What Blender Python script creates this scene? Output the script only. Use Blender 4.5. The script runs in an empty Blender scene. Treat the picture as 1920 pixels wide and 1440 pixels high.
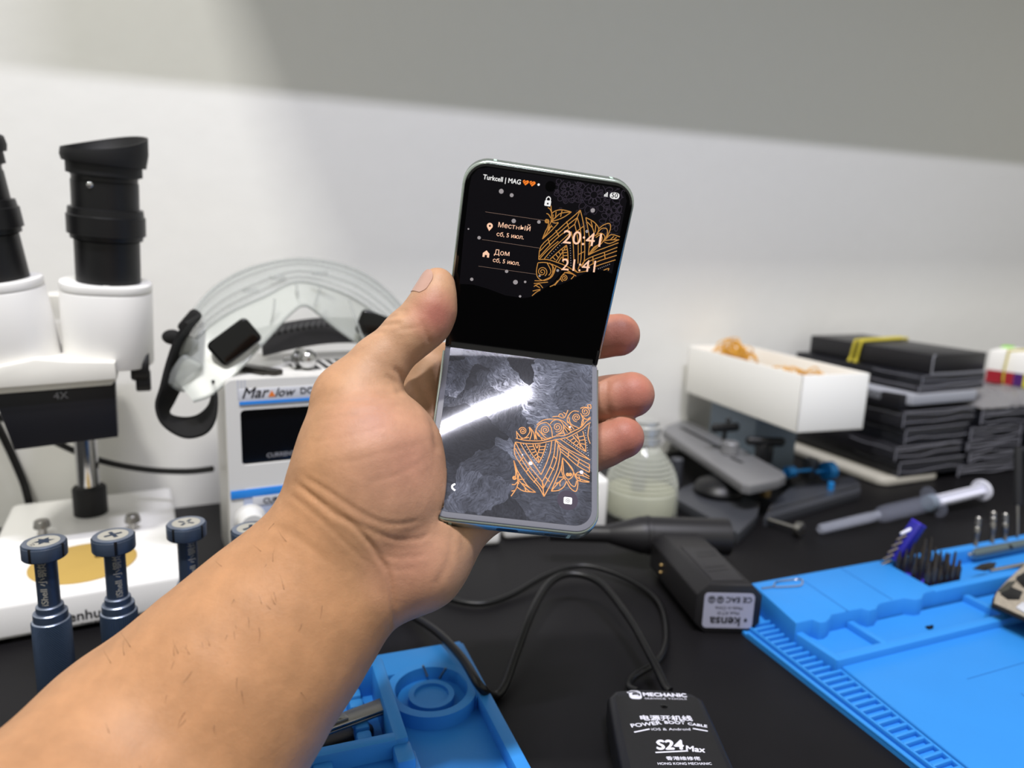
import bpy, bmesh, random
import numpy as np
from math import *
from mathutils import Vector, Matrix, geometry, noise

S = bpy.context.scene
COL = S.collection
random.seed(7)

# ------------------------------------------------------------------ camera
H, FPX, PITCH, ROLL = .26, 1331., radians(11.1), radians(2.2)
F = Vector((0, cos(PITCH), -sin(PITCH)))
_r, _u = Vector((1, 0, 0)), Vector((0, sin(PITCH), cos(PITCH)))
R = _r * cos(ROLL) + _u * sin(ROLL)
U = _u * cos(ROLL) - _r * sin(ROLL)
CAM = Vector((0, 0, H))
cam = bpy.data.cameras.new('camera')
cam.sensor_width = 36
cam.lens = 36 * FPX / 1920
cam.clip_start = .01
cam.dof.use_dof = True
cam.dof.focus_distance = .31
cam.dof.aperture_fstop = 6.6
co = bpy.data.objects.new('camera', cam)
COL.objects.link(co)
co.matrix_world = Matrix((R, U, -F)).transposed().to_4x4()
co.location = CAM
S.camera = co

# ------------------------------------------------------------------ wall frame, light, exposure
WA, WY = Vector((-.30, .655, 0)), radians(26)
WU, WN = Vector((cos(WY), sin(WY), 0)), Vector((sin(WY), -cos(WY), 0))
def wallp(t, z, d=0): return WA + WU * t + WN * d + Vector((0, 0, z))

S.view_settings.view_transform = 'Standard'
S.view_settings.look = 'None'
S.view_settings.exposure = 0
S.view_settings.gamma = 1
w = bpy.data.worlds.new('room_light')
S.world = w
w.use_nodes = True
w.node_tree.nodes['Background'].inputs[0].default_value = (1, .99, .91, 1)
w.node_tree.nodes['Background'].inputs[1].default_value = .545

def area(name, loc, target, sx, sy, power, col, xdir):
    l = bpy.data.lights.new(name, 'AREA')
    l.shape = 'RECTANGLE'; l.size = sx; l.size_y = sy; l.energy = power; l.color = col
    o = bpy.data.objects.new(name, l); COL.objects.link(o)
    z = (loc - target).normalized()
    x = (xdir - z * xdir.dot(z)).normalized()
    o.matrix_world = Matrix((x, z.cross(x), z)).transposed().to_4x4()
    o.location = loc
    return o
area('ceiling_tube', wallp(.10, 2.0, 1.12), wallp(.25, .2, .3), .36, .022, 30, (.86, .855, 1), WU)
area('ceiling_lamp', wallp(-.61, 2.41, 1.08), wallp(1.3, .2, .0), .24, .09, 44, (1, .98, .92), WU)

# ------------------------------------------------------------------ helpers
def ray(x, y): return F + R * ((x - 960) / FPX) - U * ((y - 720) / FPX)
def P(x, y, d): return CAM + ray(x, y) * d
def G(x, y, z=0):
    v = ray(x, y); return CAM + v * ((z - CAM.z) / v.z)
def frame(o, yaw=0, pitch=0, roll=0):
    return Matrix.Translation(o) @ Matrix.Rotation(radians(yaw), 4, 'Z') @ Matrix.Rotation(radians(pitch), 4, 'X') @ Matrix.Rotation(radians(roll), 4, 'Y')
def axisframe(p0, p1, up=Vector((0, 0, 1))):
    z = (p1 - p0).normalized()
    if abs(z.dot(up)) > .98: up = Vector((0, 1, 0))
    x = up.cross(z).normalized(); y = z.cross(x)
    m = Matrix((x, y, z)).transposed().to_4x4(); m.translation = p0
    return m

def lin(c):
    if isinstance(c, str):
        c = [int(c[i:i + 2], 16) / 255 for i in (0, 2, 4)]
        c = [v / 12.92 if v <= .04045 else ((v + .055) / 1.055) ** 2.4 for v in c]
    return tuple(c) + (1,)

MATS = {}
def mat(name, col='808080', rough=.5, metal=0, coat=0, bump=0, bscale=300, var=0, vscale=60, emit=0, thru=0, ior=1.45, trans=0, spec=.5, sss=0):
    m = bpy.data.materials.new(name); m.use_nodes = True
    nt = m.node_tree; N = nt.nodes; L = nt.links
    b = N['Principled BSDF']; c = lin(col)
    b.inputs['Base Color'].default_value = c
    b.inputs['Roughness'].default_value = rough
    b.inputs['Metallic'].default_value = metal
    b.inputs['Coat Weight'].default_value = coat
    b.inputs['Coat Roughness'].default_value = .05
    b.inputs['IOR'].default_value = ior
    b.inputs['Specular IOR Level'].default_value = spec
    b.inputs['Transmission Weight'].default_value = trans
    if emit:
        b.inputs['Emission Color'].default_value = c; b.inputs['Emission Strength'].default_value = emit
    if sss:
        b.inputs['Subsurface Weight'].default_value = sss
        b.inputs['Subsurface Radius'].default_value = (.004, .0015, .0008)
        b.inputs['Subsurface Scale'].default_value = 1
    if bump or var:
        tc = N.new('ShaderNodeTexCoord')
    if bump:
        n = N.new('ShaderNodeTexNoise'); n.inputs['Scale'].default_value = bscale; n.inputs['Detail'].default_value = 4
        bp = N.new('ShaderNodeBump'); bp.inputs['Strength'].default_value = bump; bp.inputs['Distance'].default_value = .001
        L.new(tc.outputs['Object'], n.inputs['Vector']); L.new(n.outputs['Fac'], bp.inputs['Height']); L.new(bp.outputs[0], b.inputs['Normal'])
    if var:
        n = N.new('ShaderNodeTexNoise'); n.inputs['Scale'].default_value = vscale; n.inputs['Detail'].default_value = 5
        mx = N.new('ShaderNodeMix'); mx.data_type = 'RGBA'
        mx.inputs[6].default_value = tuple(v * (1 - var) for v in c[:3]) + (1,)
        mx.inputs[7].default_value = tuple(min(1, v * (1 + var)) for v in c[:3]) + (1,)
        L.new(tc.outputs['Object'], n.inputs['Vector']); L.new(n.outputs['Fac'], mx.inputs[0]); L.new(mx.outputs[2], b.inputs['Base Color'])
    if thru:
        t = N.new('ShaderNodeBsdfTransparent'); mx = N.new('ShaderNodeMixShader'); mx.inputs[0].default_value = thru
        L.new(b.outputs[0], mx.inputs[1]); L.new(t.outputs[0], mx.inputs[2]); L.new(mx.outputs[0], N['Material Output'].inputs[0])
    MATS[name] = m
    return m

class MB:
    """collects shapes into one mesh; M is the frame the shapes are given in (world)"""
    def __init__(s, M=None): s.b = bmesh.new(); s.M = M or Matrix(); s.mi = 0
    def _add(s, bm2, M2=None):
        M = s.M @ M2 if M2 else s.M
        bm2.transform(M)
        if M.determinant() < 0: bmesh.ops.reverse_faces(bm2, faces=bm2.faces)
        me = bpy.data.meshes.new('t'); bm2.to_mesh(me); bm2.free()
        n = len(s.b.faces); s.b.from_mesh(me); bpy.data.meshes.remove(me)
        s.b.faces.ensure_lookup_table()
        for f in s.b.faces[n:]: f.material_index = s.mi
    def box(s, c, d, bev=0, seg=2, M=None, taper=None):
        b = bmesh.new(); bmesh.ops.create_cube(b, size=1)
        for v in b.verts:
            k = taper if (taper and v.co.z < 0) else (1, 1)
            v.co = Vector((c[0] + v.co.x * d[0] * k[0], c[1] + v.co.y * d[1] * k[1], c[2] + v.co.z * d[2]))
        if bev: bmesh.ops.bevel(b, geom=b.edges[:], offset=bev, segments=seg, profile=.5, affect='EDGES')
        s._add(b, M)
    def box0(s, lo, hi, bev=0, seg=2, M=None):
        s.box([(a + b) / 2 for a, b in zip(lo, hi)], [b - a for a, b in zip(lo, hi)], bev, seg, M)
    def lathe(s, prof, n=32, M=None, cap=True):
        b = bmesh.new(); rings = []
        for r, z in prof:
            rings.append([b.verts.new((r * cos(2 * pi * i / n), r * sin(2 * pi * i / n), z)) for i in range(n)] if r > 1e-6 else [b.verts.new((0, 0, z))])
        for A, B in zip(rings, rings[1:]):
            for i in range(n):
                j = (i + 1) % n
                if len(A) == 1 and len(B) == 1: continue
                if len(A) == 1: b.faces.new((A[0], B[j], B[i]))
                elif len(B) == 1: b.faces.new((A[i], A[j], B[0]))
                else: b.faces.new((A[i], A[j], B[j], B[i]))
        if cap:
            if len(rings[0]) > 1: b.faces.new(rings[0][::-1])
            if len(rings[-1]) > 1: b.faces.new(rings[-1])
        bmesh.ops.recalc_face_normals(b, faces=b.faces)
        s._add(b, M)
    def cyl(s, p0, p1, r0, r1=None, n=24):
        p0, p1 = Vector(p0), Vector(p1)
        r1 = r0 if r1 is None else r1; L = (p1 - p0).length; e = min(r0, r1, L) * .12
        s.lathe([(r0 - e, 0), (r0, e), (r1, L - e), (r1 - e, L)], n, axisframe(p0, p1))
    def sphere(s, c, r, sc=(1, 1, 1), n=20, M=None):
        b = bmesh.new(); bmesh.ops.create_uvsphere(b, u_segments=n, v_segments=n // 2 + 2, radius=r)
        for v in b.verts: v.co = Vector((v.co.x * sc[0] + c[0], v.co.y * sc[1] + c[1], v.co.z * sc[2] + c[2]))
        s._add(b, M)
    def prism(s, pts, z0, z1, bev=0, M=None, seg=2):
        b = bmesh.new()
        lo = [b.verts.new((p[0], p[1], z0)) for p in pts]; hi = [b.verts.new((p[0], p[1], z1)) for p in pts]
        n = len(pts); top = b.faces.new(hi); bot = b.faces.new(lo[::-1])
        for i in range(n): b.faces.new((lo[i], lo[(i + 1) % n], hi[(i + 1) % n], hi[i]))
        bmesh.ops.recalc_face_normals(b, faces=b.faces)
        if bev:
            bmesh.ops.bevel(b, geom=list(top.edges) + list(bot.edges), offset=bev, segments=seg, profile=.5, affect='EDGES')
        bmesh.ops.triangulate(b, faces=[f for f in b.faces if len(f.verts) > 4])
        s._add(b, M)
    def flat(s, pts, z=0, M=None):
        b = bmesh.new(); P3 = [Vector((p[0], p[1], z)) for p in pts]
        vs = [b.verts.new(p) for p in P3]
        for t in geometry.tessellate_polygon([P3]):
            try: f = b.faces.new([vs[i] for i in t])
            except ValueError: continue
            f.normal_update()
            if f.normal.z < 0: f.normal_flip()
        s._add(b, M)
    def ring(s, outer, inner, z0, z1, M=None):
        b = bmesh.new(); n = len(outer)
        def row(q, z): return [b.verts.new((p[0], p[1], z)) for p in q]
        a, c, d, e = row(outer, z0), row(outer, z1), row(inner, z1), row(inner, z0)
        for i in range(n):
            j = (i + 1) % n
            for x, y in ((a, c), (c, d), (d, e), (e, a)): b.faces.new((x[i], x[j], y[j], y[i]))
        bmesh.ops.recalc_face_normals(b, faces=b.faces)
        s._add(b, M)
    def tube(s, pts, r, n=10, smooth=4, closed=False):
        pts = [Vector(p) for p in pts]
        if smooth: pts = crom(pts, smooth, closed)
        rr = r if callable(r) else (lambda t: r)
        b = bmesh.new(); rings = []; up = None; m = len(pts)
        for i, p in enumerate(pts):
            if closed: t = pts[(i + 1) % m] - pts[i - 1]
            else: t = pts[min(i + 1, m - 1)] - pts[max(i - 1, 0)]
            t.normalize()
            if up is None: up = t.orthogonal().normalized()
            up = (up - t * up.dot(t)).normalized(); q = t.cross(up); k = rr(i / (m - 1))
            rings.append([b.verts.new(p + (up * cos(2 * pi * j / n) + q * sin(2 * pi * j / n)) * k) for j in range(n)])
        pairs = list(zip(rings, rings[1:])) + ([(rings[-1], rings[0])] if closed else [])
        for A, B in pairs:
            for j in range(n): b.faces.new((A[j], A[(j + 1) % n], B[(j + 1) % n], B[j]))
        if not closed: b.faces.new(rings[0][::-1]); b.faces.new(rings[-1])
        bmesh.ops.recalc_face_normals(b, faces=b.faces)
        s._add(b)
    def ribbon(s, pts, wd, z=0, M=None, smooth=3, closed=False):
        """flat stroke in a plane"""
        p = [Vector((a[0], a[1], 0)) for a in pts]
        if smooth and len(p) > 2: p = crom(p, smooth, closed)
        b = bmesh.new(); l = []; m = len(p)
        for i in range(m):
            if closed: t = p[(i + 1) % m] - p[i - 1]
            else: t = p[min(i + 1, m - 1)] - p[max(i - 1, 0)]
            if t.length < 1e-9: t = Vector((1, 0, 0))
            t.normalize(); n = Vector((-t.y, t.x, 0)) * wd / 2
            l.append((b.verts.new(p[i] + n + Vector((0, 0, z))), b.verts.new(p[i] - n + Vector((0, 0, z)))))
        for (a, c), (d, e) in zip(l, l[1:] + ([l[0]] if closed else [])):
            f = b.faces.new((a, c, e, d)); f.normal_update()
            if f.normal.z < 0: f.normal_flip()
        s._add(b, M)
    def strip(s, A, B, smooth=4, thick=.0015, closed=False):
        """sheet lofted between two 3D curves, with thickness"""
        A, B = [Vector(p) for p in A], [Vector(p) for p in B]
        if smooth: A, B = crom(A, smooth, closed), crom(B, smooth, closed)
        b = bmesh.new(); n = len(A); ra, rb, na, nb = [], [], [], []
        for i in range(n):
            j, k = min(i + 1, n - 1), max(i - 1, 0)
            if closed: j, k = (i + 1) % n, i - 1
            nn = (A[j] - A[k]).cross(B[i] - A[i]).normalized() * thick
            ra.append(b.verts.new(A[i])); rb.append(b.verts.new(B[i])); na.append(b.verts.new(A[i] + nn)); nb.append(b.verts.new(B[i] + nn))
        for i in range(n if closed else n - 1):
            j = (i + 1) % n
            for x, y in ((ra, rb), (rb, nb), (nb, na), (na, ra)): b.faces.new((x[i], x[j], y[j], y[i]))
        if not closed:
            b.faces.new((ra[0], rb[0], nb[0], na[0])); b.faces.new((ra[-1], na[-1], nb[-1], rb[-1]))
        bmesh.ops.recalc_face_normals(b, faces=b.faces)
        s._add(b)
    def text(s, body, size, M=None, bold=0, ext=0, width=None, align='LEFT', shear=0, space=1, tall=1):
        c = bpy.data.curves.new('t', 'FONT'); c.body = body; c.size = 25; size = size / 25; c.fill_mode = 'FRONT' if not ext else 'FULL'; c.extrude = ext
        c.align_x = align; c.resolution_u = 3; c.shear = shear; c.space_character = space
        o = bpy.data.objects.new('t', c); COL.objects.link(o)
        dg = bpy.context.evaluated_depsgraph_get()
        me = bpy.data.meshes.new_from_object(o.evaluated_get(dg))
        bpy.data.objects.remove(o); bpy.data.curves.remove(c)
        b = bmesh.new(); b.from_mesh(me); bpy.data.meshes.remove(me)
        for v in b.verts: v.co *= size
        if width and b.verts:
            x0, x1 = min(v.co.x for v in b.verts), max(v.co.x for v in b.verts)
            k = width / max(1e-9, x1 - x0)
            for v in b.verts: v.co.x = (v.co.x - x0) * k; v.co.y *= k * tall
        if bold:
            src = bpy.data.meshes.new('t'); b.to_mesh(src); q = bold * size * 25
            for k, (dx, dy) in enumerate(((q, 0), (-q, 0), (0, q), (0, -q))):
                n = len(b.verts); b.from_mesh(src); b.verts.ensure_lookup_table()
                for v in b.verts[n:]: v.co += Vector((dx, dy, -3e-6 * (k + 1)))
            bpy.data.meshes.remove(src)
        s._add(b, M)
    def build(s, name, mats, parent=None, ang=38, label=None):
        me = bpy.data.meshes.new(name); s.b.to_mesh(me); s.b.free()
        o = bpy.data.objects.new(name, me); COL.objects.link(o)
        for m in (mats if isinstance(mats, (list, tuple)) else [mats]): me.materials.append(MATS[m] if isinstance(m, str) else m)
        me.shade_smooth(); me.set_sharp_from_angle(angle=radians(ang))
        if parent:
            me.transform(WM[parent.name].inverted()); o.parent = parent; WM[o.name] = WM[parent.name]
        else: WM[o.name] = Matrix()
        if label: o['label'] = label
        return o
WM = {}
def crom(p, n, closed=False):
    out = []; m = len(p)
    for i in range(m if closed else m - 1):
        if closed: a, b, c, d = p[i - 1], p[i], p[(i + 1) % m], p[(i + 2) % m]
        else: a, b, c, d = p[max(i - 1, 0)], p[i], p[i + 1], p[min(i + 2, m - 1)]
        for k in range(n):
            t = k / n
            out.append(.5 * ((2 * b) + (c - a) * t + (2 * a - 5 * b + 4 * c - d) * t * t + (3 * b - a - 3 * c + d) * t ** 3))
    if not closed: out.append(p[-1].copy())
    return out
def rrect(w, h, r, n=6, cx=0, cy=0):
    o = []
    for sx, sy, a in ((1, 1, 0), (-1, 1, 90), (-1, -1, 180), (1, -1, 270)):
        for i in range(n + 1):
            t = radians(a + 90 * i / n)
            o.append((cx + sx * (w / 2 - r) + r * cos(t), cy + sy * (h / 2 - r) + r * sin(t)))
    return o
def circ(r, n=28, cx=0, cy=0): return [(cx + r * cos(2 * pi * i / n), cy + r * sin(2 * pi * i / n)) for i in range(n)]
def spiral(cx, cy, r, turns=2.2, a0=0, d=1, n=26): return [(cx + r * (1 - .9 * i / n) * cos(a0 + d * 2 * pi * turns * i / n), cy + r * (1 - .9 * i / n) * sin(a0 + d * 2 * pi * turns * i / n)) for i in range(n)]

def tag(o, label, cat, group=None):
    o['label'] = label; o['category'] = cat
    if group: o['group'] = group
    return o
def thing(name, label, cat, M, group=None):
    o = bpy.data.objects.new(name, None); COL.objects.link(o); o.empty_display_size = .01
    o.matrix_world = M; WM[o.name] = M
    return tag(o, label, cat, group)
def one(name, mb, mats, label, cat, group=None, ang=38, origin=None):
    """a thing that is one mesh; its origin at the base"""
    o = mb.build(name, mats, None, ang)
    c = origin or Vector((sum(v.co.x for v in o.data.vertices) / len(o.data.vertices), sum(v.co.y for v in o.data.vertices) / len(o.data.vertices), min(v.co.z for v in o.data.vertices)))
    o.data.transform(Matrix.Translation(-c)); o.location = c
    return tag(o, label, cat, group)
def struct(name, mb, mats):
    o = mb.build(name, mats); o['kind'] = 'structure'; return o

# ------------------------------------------------------------------ materials
mat('wall', 'e4e3de', .8, bump=.5, bscale=34, var=.015)
mat('desk', '131214', .5, bump=.03, bscale=900, var=.25, vscale=25, spec=.2)
mat('cabinet', '8d8a82', .6)
mat('white_paint', 'efeeeb', .35, var=.03, vscale=20, bump=.05, bscale=900)
mat('white_dirty', 'e6e4dc', .4, var=.06, vscale=40)
mat('black_matte', '0d0d0f', .42)
mat('black_soft', '121214', .6, bump=.1, bscale=1500)
mat('black_gloss', '060607', .12)
mat('chrome', 'c9c9c9', .12, metal=1)
mat('steel', '9a9894', .3, metal=1, bump=.05, bscale=1500)
mat('dark_steel', '4a4744', .38, metal=1)
mat('screw_blue', '3d4a5e', .42, metal=.6, bump=.03, bscale=2500)
mat('screw_edge', '98a2b4', .32, metal=.8)
mat('screw_disc', 'b9b6aa', .45, metal=.3)
mat('grey_mark', '9c9a90', .5)
mat('tan_disc', 'b9994f', .6, var=.05)
mat('ink', '17161a', .5)
mat('white_ink', 'd8d8e4', .5)
mat('grey_ink', '8a8a90', .5)
mat('blue_silicone', '2e86d4', .5, bump=.08, bscale=700, var=.05, vscale=30)
mat('blue_line', '2f86dd', .4)
mat('panel_grey', 'a9b2c8', .5)
mat('plate_grey', 'c2c4ca', .45)
mat('orange', 'e07a2c', .5)
mat('case_white', 'd6d5d1', .4)
mat('glass_black', '05060a', .08)
mat('clear_plastic', 'b9bdb9', .12, thru=.66)
mat('clear_frost', 'c6cac3', .25, thru=.48)
mat('lens', 'e6eae8', .05, thru=.82)
mat('fabric_black', '0e0d0d', .8, bump=.5, bscale=1800)
mat('fabric_grey', '6f6f70', .8, bump=.5, bscale=1500)
mat('foam', '3b3a3c', .85, bump=.3, bscale=900)
mat('cable', '0c0c0d', .38)
mat('paper_white', 'f6f4ee', .6, var=.015, vscale=25)
mat('cream', 'cfc4a8', .6)
mat('rubber', 'd9a23a', .5)
mat('rubber_yellow', 'c8b83a', .45)
mat('box_black', '17161a', .4, bump=.04, bscale=800)
mat('box_navy', '101118', .45)
mat('box_grey', '6d7a86', .55, var=.04)
mat('box_silver', 'a2a4ac', .45)
mat('wrap', '8c8e98', .2, thru=.95)
mat('wrap_edge', '8e8e98', .25, thru=.4)
mat('alu', '8a8a8c', .42, metal=.45, bump=.04, bscale=1500)
mat('alu_dark', '4a4c52', .42, metal=.4)
mat('knob_blue', '2486d0', .25, metal=.3)
mat('brass', 'a48a5c', .35, metal=1)
mat('glass_bottle', 'd6d9cc', .1, thru=.62)
mat('liquid', 'b4b492', .15, thru=.45)
mat('tool_black', '1c1b1d', .45, bump=.05, bscale=2000)
mat('tool_grey', '29282a', .5, bump=.05, bscale=2000)
mat('label_silver', '9c9daf', .45)
mat('syringe', 'b4b8c8', .12, thru=.68)
mat('syringe_clear', 'a9aec4', .06, thru=.84)
mat('slab_grey', 'b3afa4', .4)
mat('neck_metal', 'c4c4c0', .35, metal=.5)
mat('syringe_white', 'd9dae6', .35)
mat('purple', '3a2fb4', .45)
mat('purple_dark', '1c1a86', .45)
mat('bit_steel', '56514d', .35, metal=.9)
mat('pen_silver', '75858a', .32, metal=.8)
mat('board', '3a3a34', .5, var=.5, vscale=300)
mat('board_tan', '9c9384', .5, var=.4, vscale=500)
mat('red', '9c1f2c', .5)
mat('violet', '4a2068', .5)
mat('yellow', 'd9d02a', .5)
mat('lime', '8ddf2c', .5)
mat('nail', 'b08c7c', .26)
mat('hair', '3a2414', .6)
mat('phone_alu', 'b0bbb3', .26, metal=.85)
mat('phone_band', 'b9d4c2', .45)
mat('phone_bezel', '020203', .1)
mat('fold_film', '050506', .2)
mat('phone_rim', '6a6b74', .4, bump=.02, bscale=1500)
mat('px_white', (.86, .86, .86), .3, emit=.55)
mat('px_peach', (.95, .60, .42), .3, emit=.55)
mat('px_line', (.30, .20, .16), .3, emit=.4)
mat('px_gold', (.62, .29, .065), .5, emit=.35)
mat('px_copper', (.55, .25, .09), .6, emit=.35, spec=.1)
mat('px_orange', (.95, .22, .02), .3, emit=.6)
mat('px_dot', (.45, .42, .44), .3, emit=.25)
mat('px_bg', (.0045, .004, .0055), .1, emit=.5)
mat('px_motif', (.040, .032, .048), .12, emit=.35)
mat('px_dark', (.02, .018, .024), .15)  # dark pixels for digits, icon marks and heart stripes
mat('mat_groove', '1f6cb8', .6)
mat('crumple', '8d8b8c', .3, thru=.25)

# ------------------------------------------------------------------ room
WF = Matrix((WU, -WN, Vector((0, 0, 1)))).transposed().to_4x4(); WF.translation = WA      # x along the wall, y into it, z up
m = MB(WF); m.box0((-.9, 0, -.9), (2.2, .12, 2.6)); struct('wall_back', m, 'wall')
m = MB(WF); m.box0((-.9, -1.15, -.03), (2.2, -.0005, 0), .002); o = struct('desk', m, 'desk')  # front runs on out of view, lengthened to darken the upper display's reflection
tag(o, 'black laminate workbench top running along the white wall', 'desk'); o['kind'] = 'thing'
CE = .025                                                                                  # unseen cabinet, tilt added to slant its shadow edge on the wall
m = MB(WF @ Matrix.Translation((-.076, 0, .815)) @ Matrix.Rotation(-atan(CE), 4, 'Y'))
m.box0((0, -.30, 0), (2.1, -.001, .55), .001); struct('cabinet_wall', m, 'cabinet')

# ------------------------------------------------------------------ microscope
mf = frame(Vector((-.221, .454, 0)), 28)                                                   # base: front right corner, x to the right, y back
ms = thing('microscope', 'white stereo microscope with black eyepieces and round tan stage plate on the left', 'microscope', mf)
m = MB(mf)
bp = [(-.124, 0), (0, 0), (0, .194), (-.122, .194)]
m.prism([(-.004, 0), (0, .004), (0, .19), (-.004, .194), (-.118, .194), (-.122, .19), (-.124, .004), (-.12, 0)], .003, .028, .0035, seg=3)
base = m.build('base', 'white_paint', ms)
for x, y in ((-.112, .012), (-.012, .012), (-.112, .18), (-.012, .18)): m = MB(mf); m.cyl((x, y, 0), (x, y, .004), .008); m.build('foot', 'black_soft', ms)
dc = mf.inverted() @ G(157, 1055, .028)
m = MB(mf); m.lathe([(.0335, 0), (.0335, .0012), (.0325, .0016), (0, .0016)], 48, Matrix.Translation((dc.x, dc.y, .0275))); m.build('stage_plate', 'tan_disc', ms, label='round tan stage plate')
m = MB(mf); k = mf.inverted() @ G(186, 1045, .028); m.lathe([(.0028, 0), (.0028, .002), (0, .002)], 16, Matrix.Translation((k.x, k.y, .0285))); m.build('plate_hole', 'black_matte', ms)
k = mf.inverted() @ G(250, 992, .028)
m = MB(mf); m.cyl((k.x, k.y, .027), (k.x, k.y, .034), .003); m.cyl((k.x, k.y, .034), (k.x, k.y, .040), .0058, .005); m.build('clip_screw', 'steel', ms)
k = mf.inverted() @ G(80, 1003, .028)
m = MB(mf); m.cyl((k.x, k.y, .027), (k.x, k.y, .034), .003); m.cyl((k.x, k.y, .034), (k.x, k.y, .040), .0058, .005); m.build('clip_screw', 'steel', ms)
# writing on the front edge of the base
q = mf.inverted() @ G(118, 1165, .012); q2 = mf.inverted() @ G(204, 1135, .016)
q0 = mf.inverted() @ G(92, 1172, .0105); lw = (q2.x - q0.x)
tm = mf @ Matrix.Translation((q0.x, -.0004, .0085)) @ Matrix.Rotation(pi / 2, 4, 'X')
m = MB(); m.text('levenhuk', .0098, tm, bold=.012, width=lw); m.text('Zoom & Joy', .0036, tm @ Matrix.Translation((lw * .5, -.0042, 0)), width=lw * .4)
m.lathe([(.0032, 0), (.0032, .0002), (0, .0002)], 20, tm @ Matrix.Translation((lw * 1.03, .0078, 0))); m.ribbon([(lw * .95, .0052), (lw * 1.03, .006), (lw * 1.09, .0056)], .001, .0001, tm)
m.build('lettering', 'ink', ms)
# column
pc = G(171, 962, .028); top = P(162, 780, (pc - CAM).dot(F) * .985)
m = MB(); m.cyl(Vector((pc.x, pc.y, .027)), Vector((pc.x, pc.y, .052)), .0125); m.build('collar', 'black_soft', ms)
m = MB(); m.cyl(Vector((pc.x, pc.y, .05)), Vector((pc.x, pc.y, .19)), .0082, n=32); m.build('column', 'chrome', ms)
# head: frame at its middle, x to the right along the eyepieces
hc = P(120, 700, .505)
hf = frame(hc, 27, 1, -2.2)
m = MB(hf)
m.prism([(-.050, -.0015), (.034, -.0015), (.034, .0105), (.006, .0135), (-.012, .0165), (-.030, .0135), (-.050, .0085)], -.03, .03, .0015, M=Matrix.Rotation(pi / 2, 4, 'X'))
m.prism([(-.044, -.006), (.030, -.006), (.034, -.0015), (-.050, -.0015)], -.026, .026, .001, M=Matrix.Rotation(pi / 2, 4, 'X'))
m.box0((-.03, .02, -.012), (.022, .085, .016), .004)
m.build('head_body', 'white_dirty', ms)
m = MB(hf)
m.prism([(-.0395, -.0062), (.032, -.0062), (.030, -.045), (-.032, -.0465)], .004, .022, .001, M=Matrix.Rotation(pi / 2, 4, 'X'))
m.prism([(-.036, -.0062), (.026, -.0062), (.024, -.044), (-.028, -.0455)], -.018, .005, .001, M=Matrix.Rotation(pi / 2, 4, 'X'))
m.box0((-.046, -.016, -.016), (-.036, .006, -.005), .003)
m.build('objective_housing', 'box_navy', ms)
m = MB(hf); m.text('4X', .0072, Matrix.Translation((-.0055, -.0225, -.0135)) @ Matrix.Rotation(pi / 2, 4, 'X')); m.build('lettering', 'grey_ink', ms)
m = MB(hf); m.cyl((.036, 0, .004), (.045, 0, .004), .0028); m.build('focus_shaft', 'chrome', ms)
m = MB(hf); m.cyl((.0425, -.002, .004), (.0545, -.002, .003), .0125, n=32); m.cyl((.0445, -.002, -.009), (.0545, -.002, -.0095), .008); m.build('focus_knob', 'black_soft', ms)
m = MB(hf); m.box0((-.02, .06, -.03), (.016, .10, .03), .004); m.cyl((-.002, .08, -.05), (-.002, .08, .05), .013); m.build('arm', 'white_dirty', ms)

def eyepiece(px, py, d, lean, tilt, name_side):
    e = frame(P(px, py, d), 24, tilt, lean)
    m = MB(e); o = []
    pts = [(.0325 * cos(t) * (abs(cos(t)) ** -.35 if abs(cos(t)) > .01 else 1) * .9, .027 * sin(t)) for t in [2 * pi * i / 40 for i in range(40)]]
    m.prism(pts, -.0285, .0249, .0012, seg=2)
    m.prism([(x * .995, y * .995) for x, y in pts], .0250, .0310, .0009)
    for a in (.6, 2.5, -1.5): m.lathe([(.002, .0310), (.002, .0313), (0, .0313)], 10, Matrix.Translation((.024 * cos(a), .021 * sin(a), 0)))
    hs = m.build('prism_housing', 'white_paint', ms)
    t = e @ Matrix.Translation((.0015, 0, .03))
    m = MB(t)
    m.lathe([(.0205, 0), (.0205, .030), (.0195, .0305), (.0225, .031), (.0228, .034), (.0245, .0345), (.0245, .047), (.0236, .0475), (.0232, .052), (.0208, .0525), (.0208, .070), (.0203, .0705), (.0203, .073), (.0208, .0735), (.0208, .078), (.016, .0785)], 44)
    tb = m.build('eyepiece_tube', 'black_matte', ms)
    m = MB(t); m.sphere((-.007, -.0197, .068), .0022, (1, .6, 1)); m.build('set_screw', 'chrome', tb)
    # winged rubber eyecup
    m = MB(t); b = bmesh.new(); n = 44; rows = []
    for k, (r, z, wg) in enumerate(((.0212, .074, 0), (.0232, .0745, 0), (.0232, .082, 0), (.0252, .083, .25), (.0262, .088, .6), (.0255, .094, 1), (.0243, .094, 1), (.022, .085, .3), (.014, .079, 0))):
        rows.append([])
        for i in range(n):
            a = 2 * pi * i / n; wing = (.5 + .5 * cos(a - (.55 if name_side == 'r' else 2.5))) ** 1.5
            rows[-1].append(b.verts.new((r * cos(a) * (1 + .07 * wing * wg), r * sin(a) * (1 + .05 * wing * wg), z + .0125 * wg * wing - .004 * wg - .006 * wing * (1 - wg) * (1 if 2 < k < 6 else 0))))
    for A, B in zip(rows, rows[1:]):
        for i in range(n): b.faces.new((A[i], A[(i + 1) % n], B[(i + 1) % n], B[i]))
    bmesh.ops.recalc_face_normals(b, faces=b.faces); m._add(b)
    m.build('eyecup', 'black_soft', ms, ang=60)
    m = MB(t); m.lathe([(.0165, .0786), (.012, .0792), (0, .0792)], 24); m.build('eye_lens', 'black_gloss', ms)
eyepiece(203, 607, .515, 2.2, 6, 'r')
eyepiece(8, 609, .485, -7.0, 6, 'l')

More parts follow.
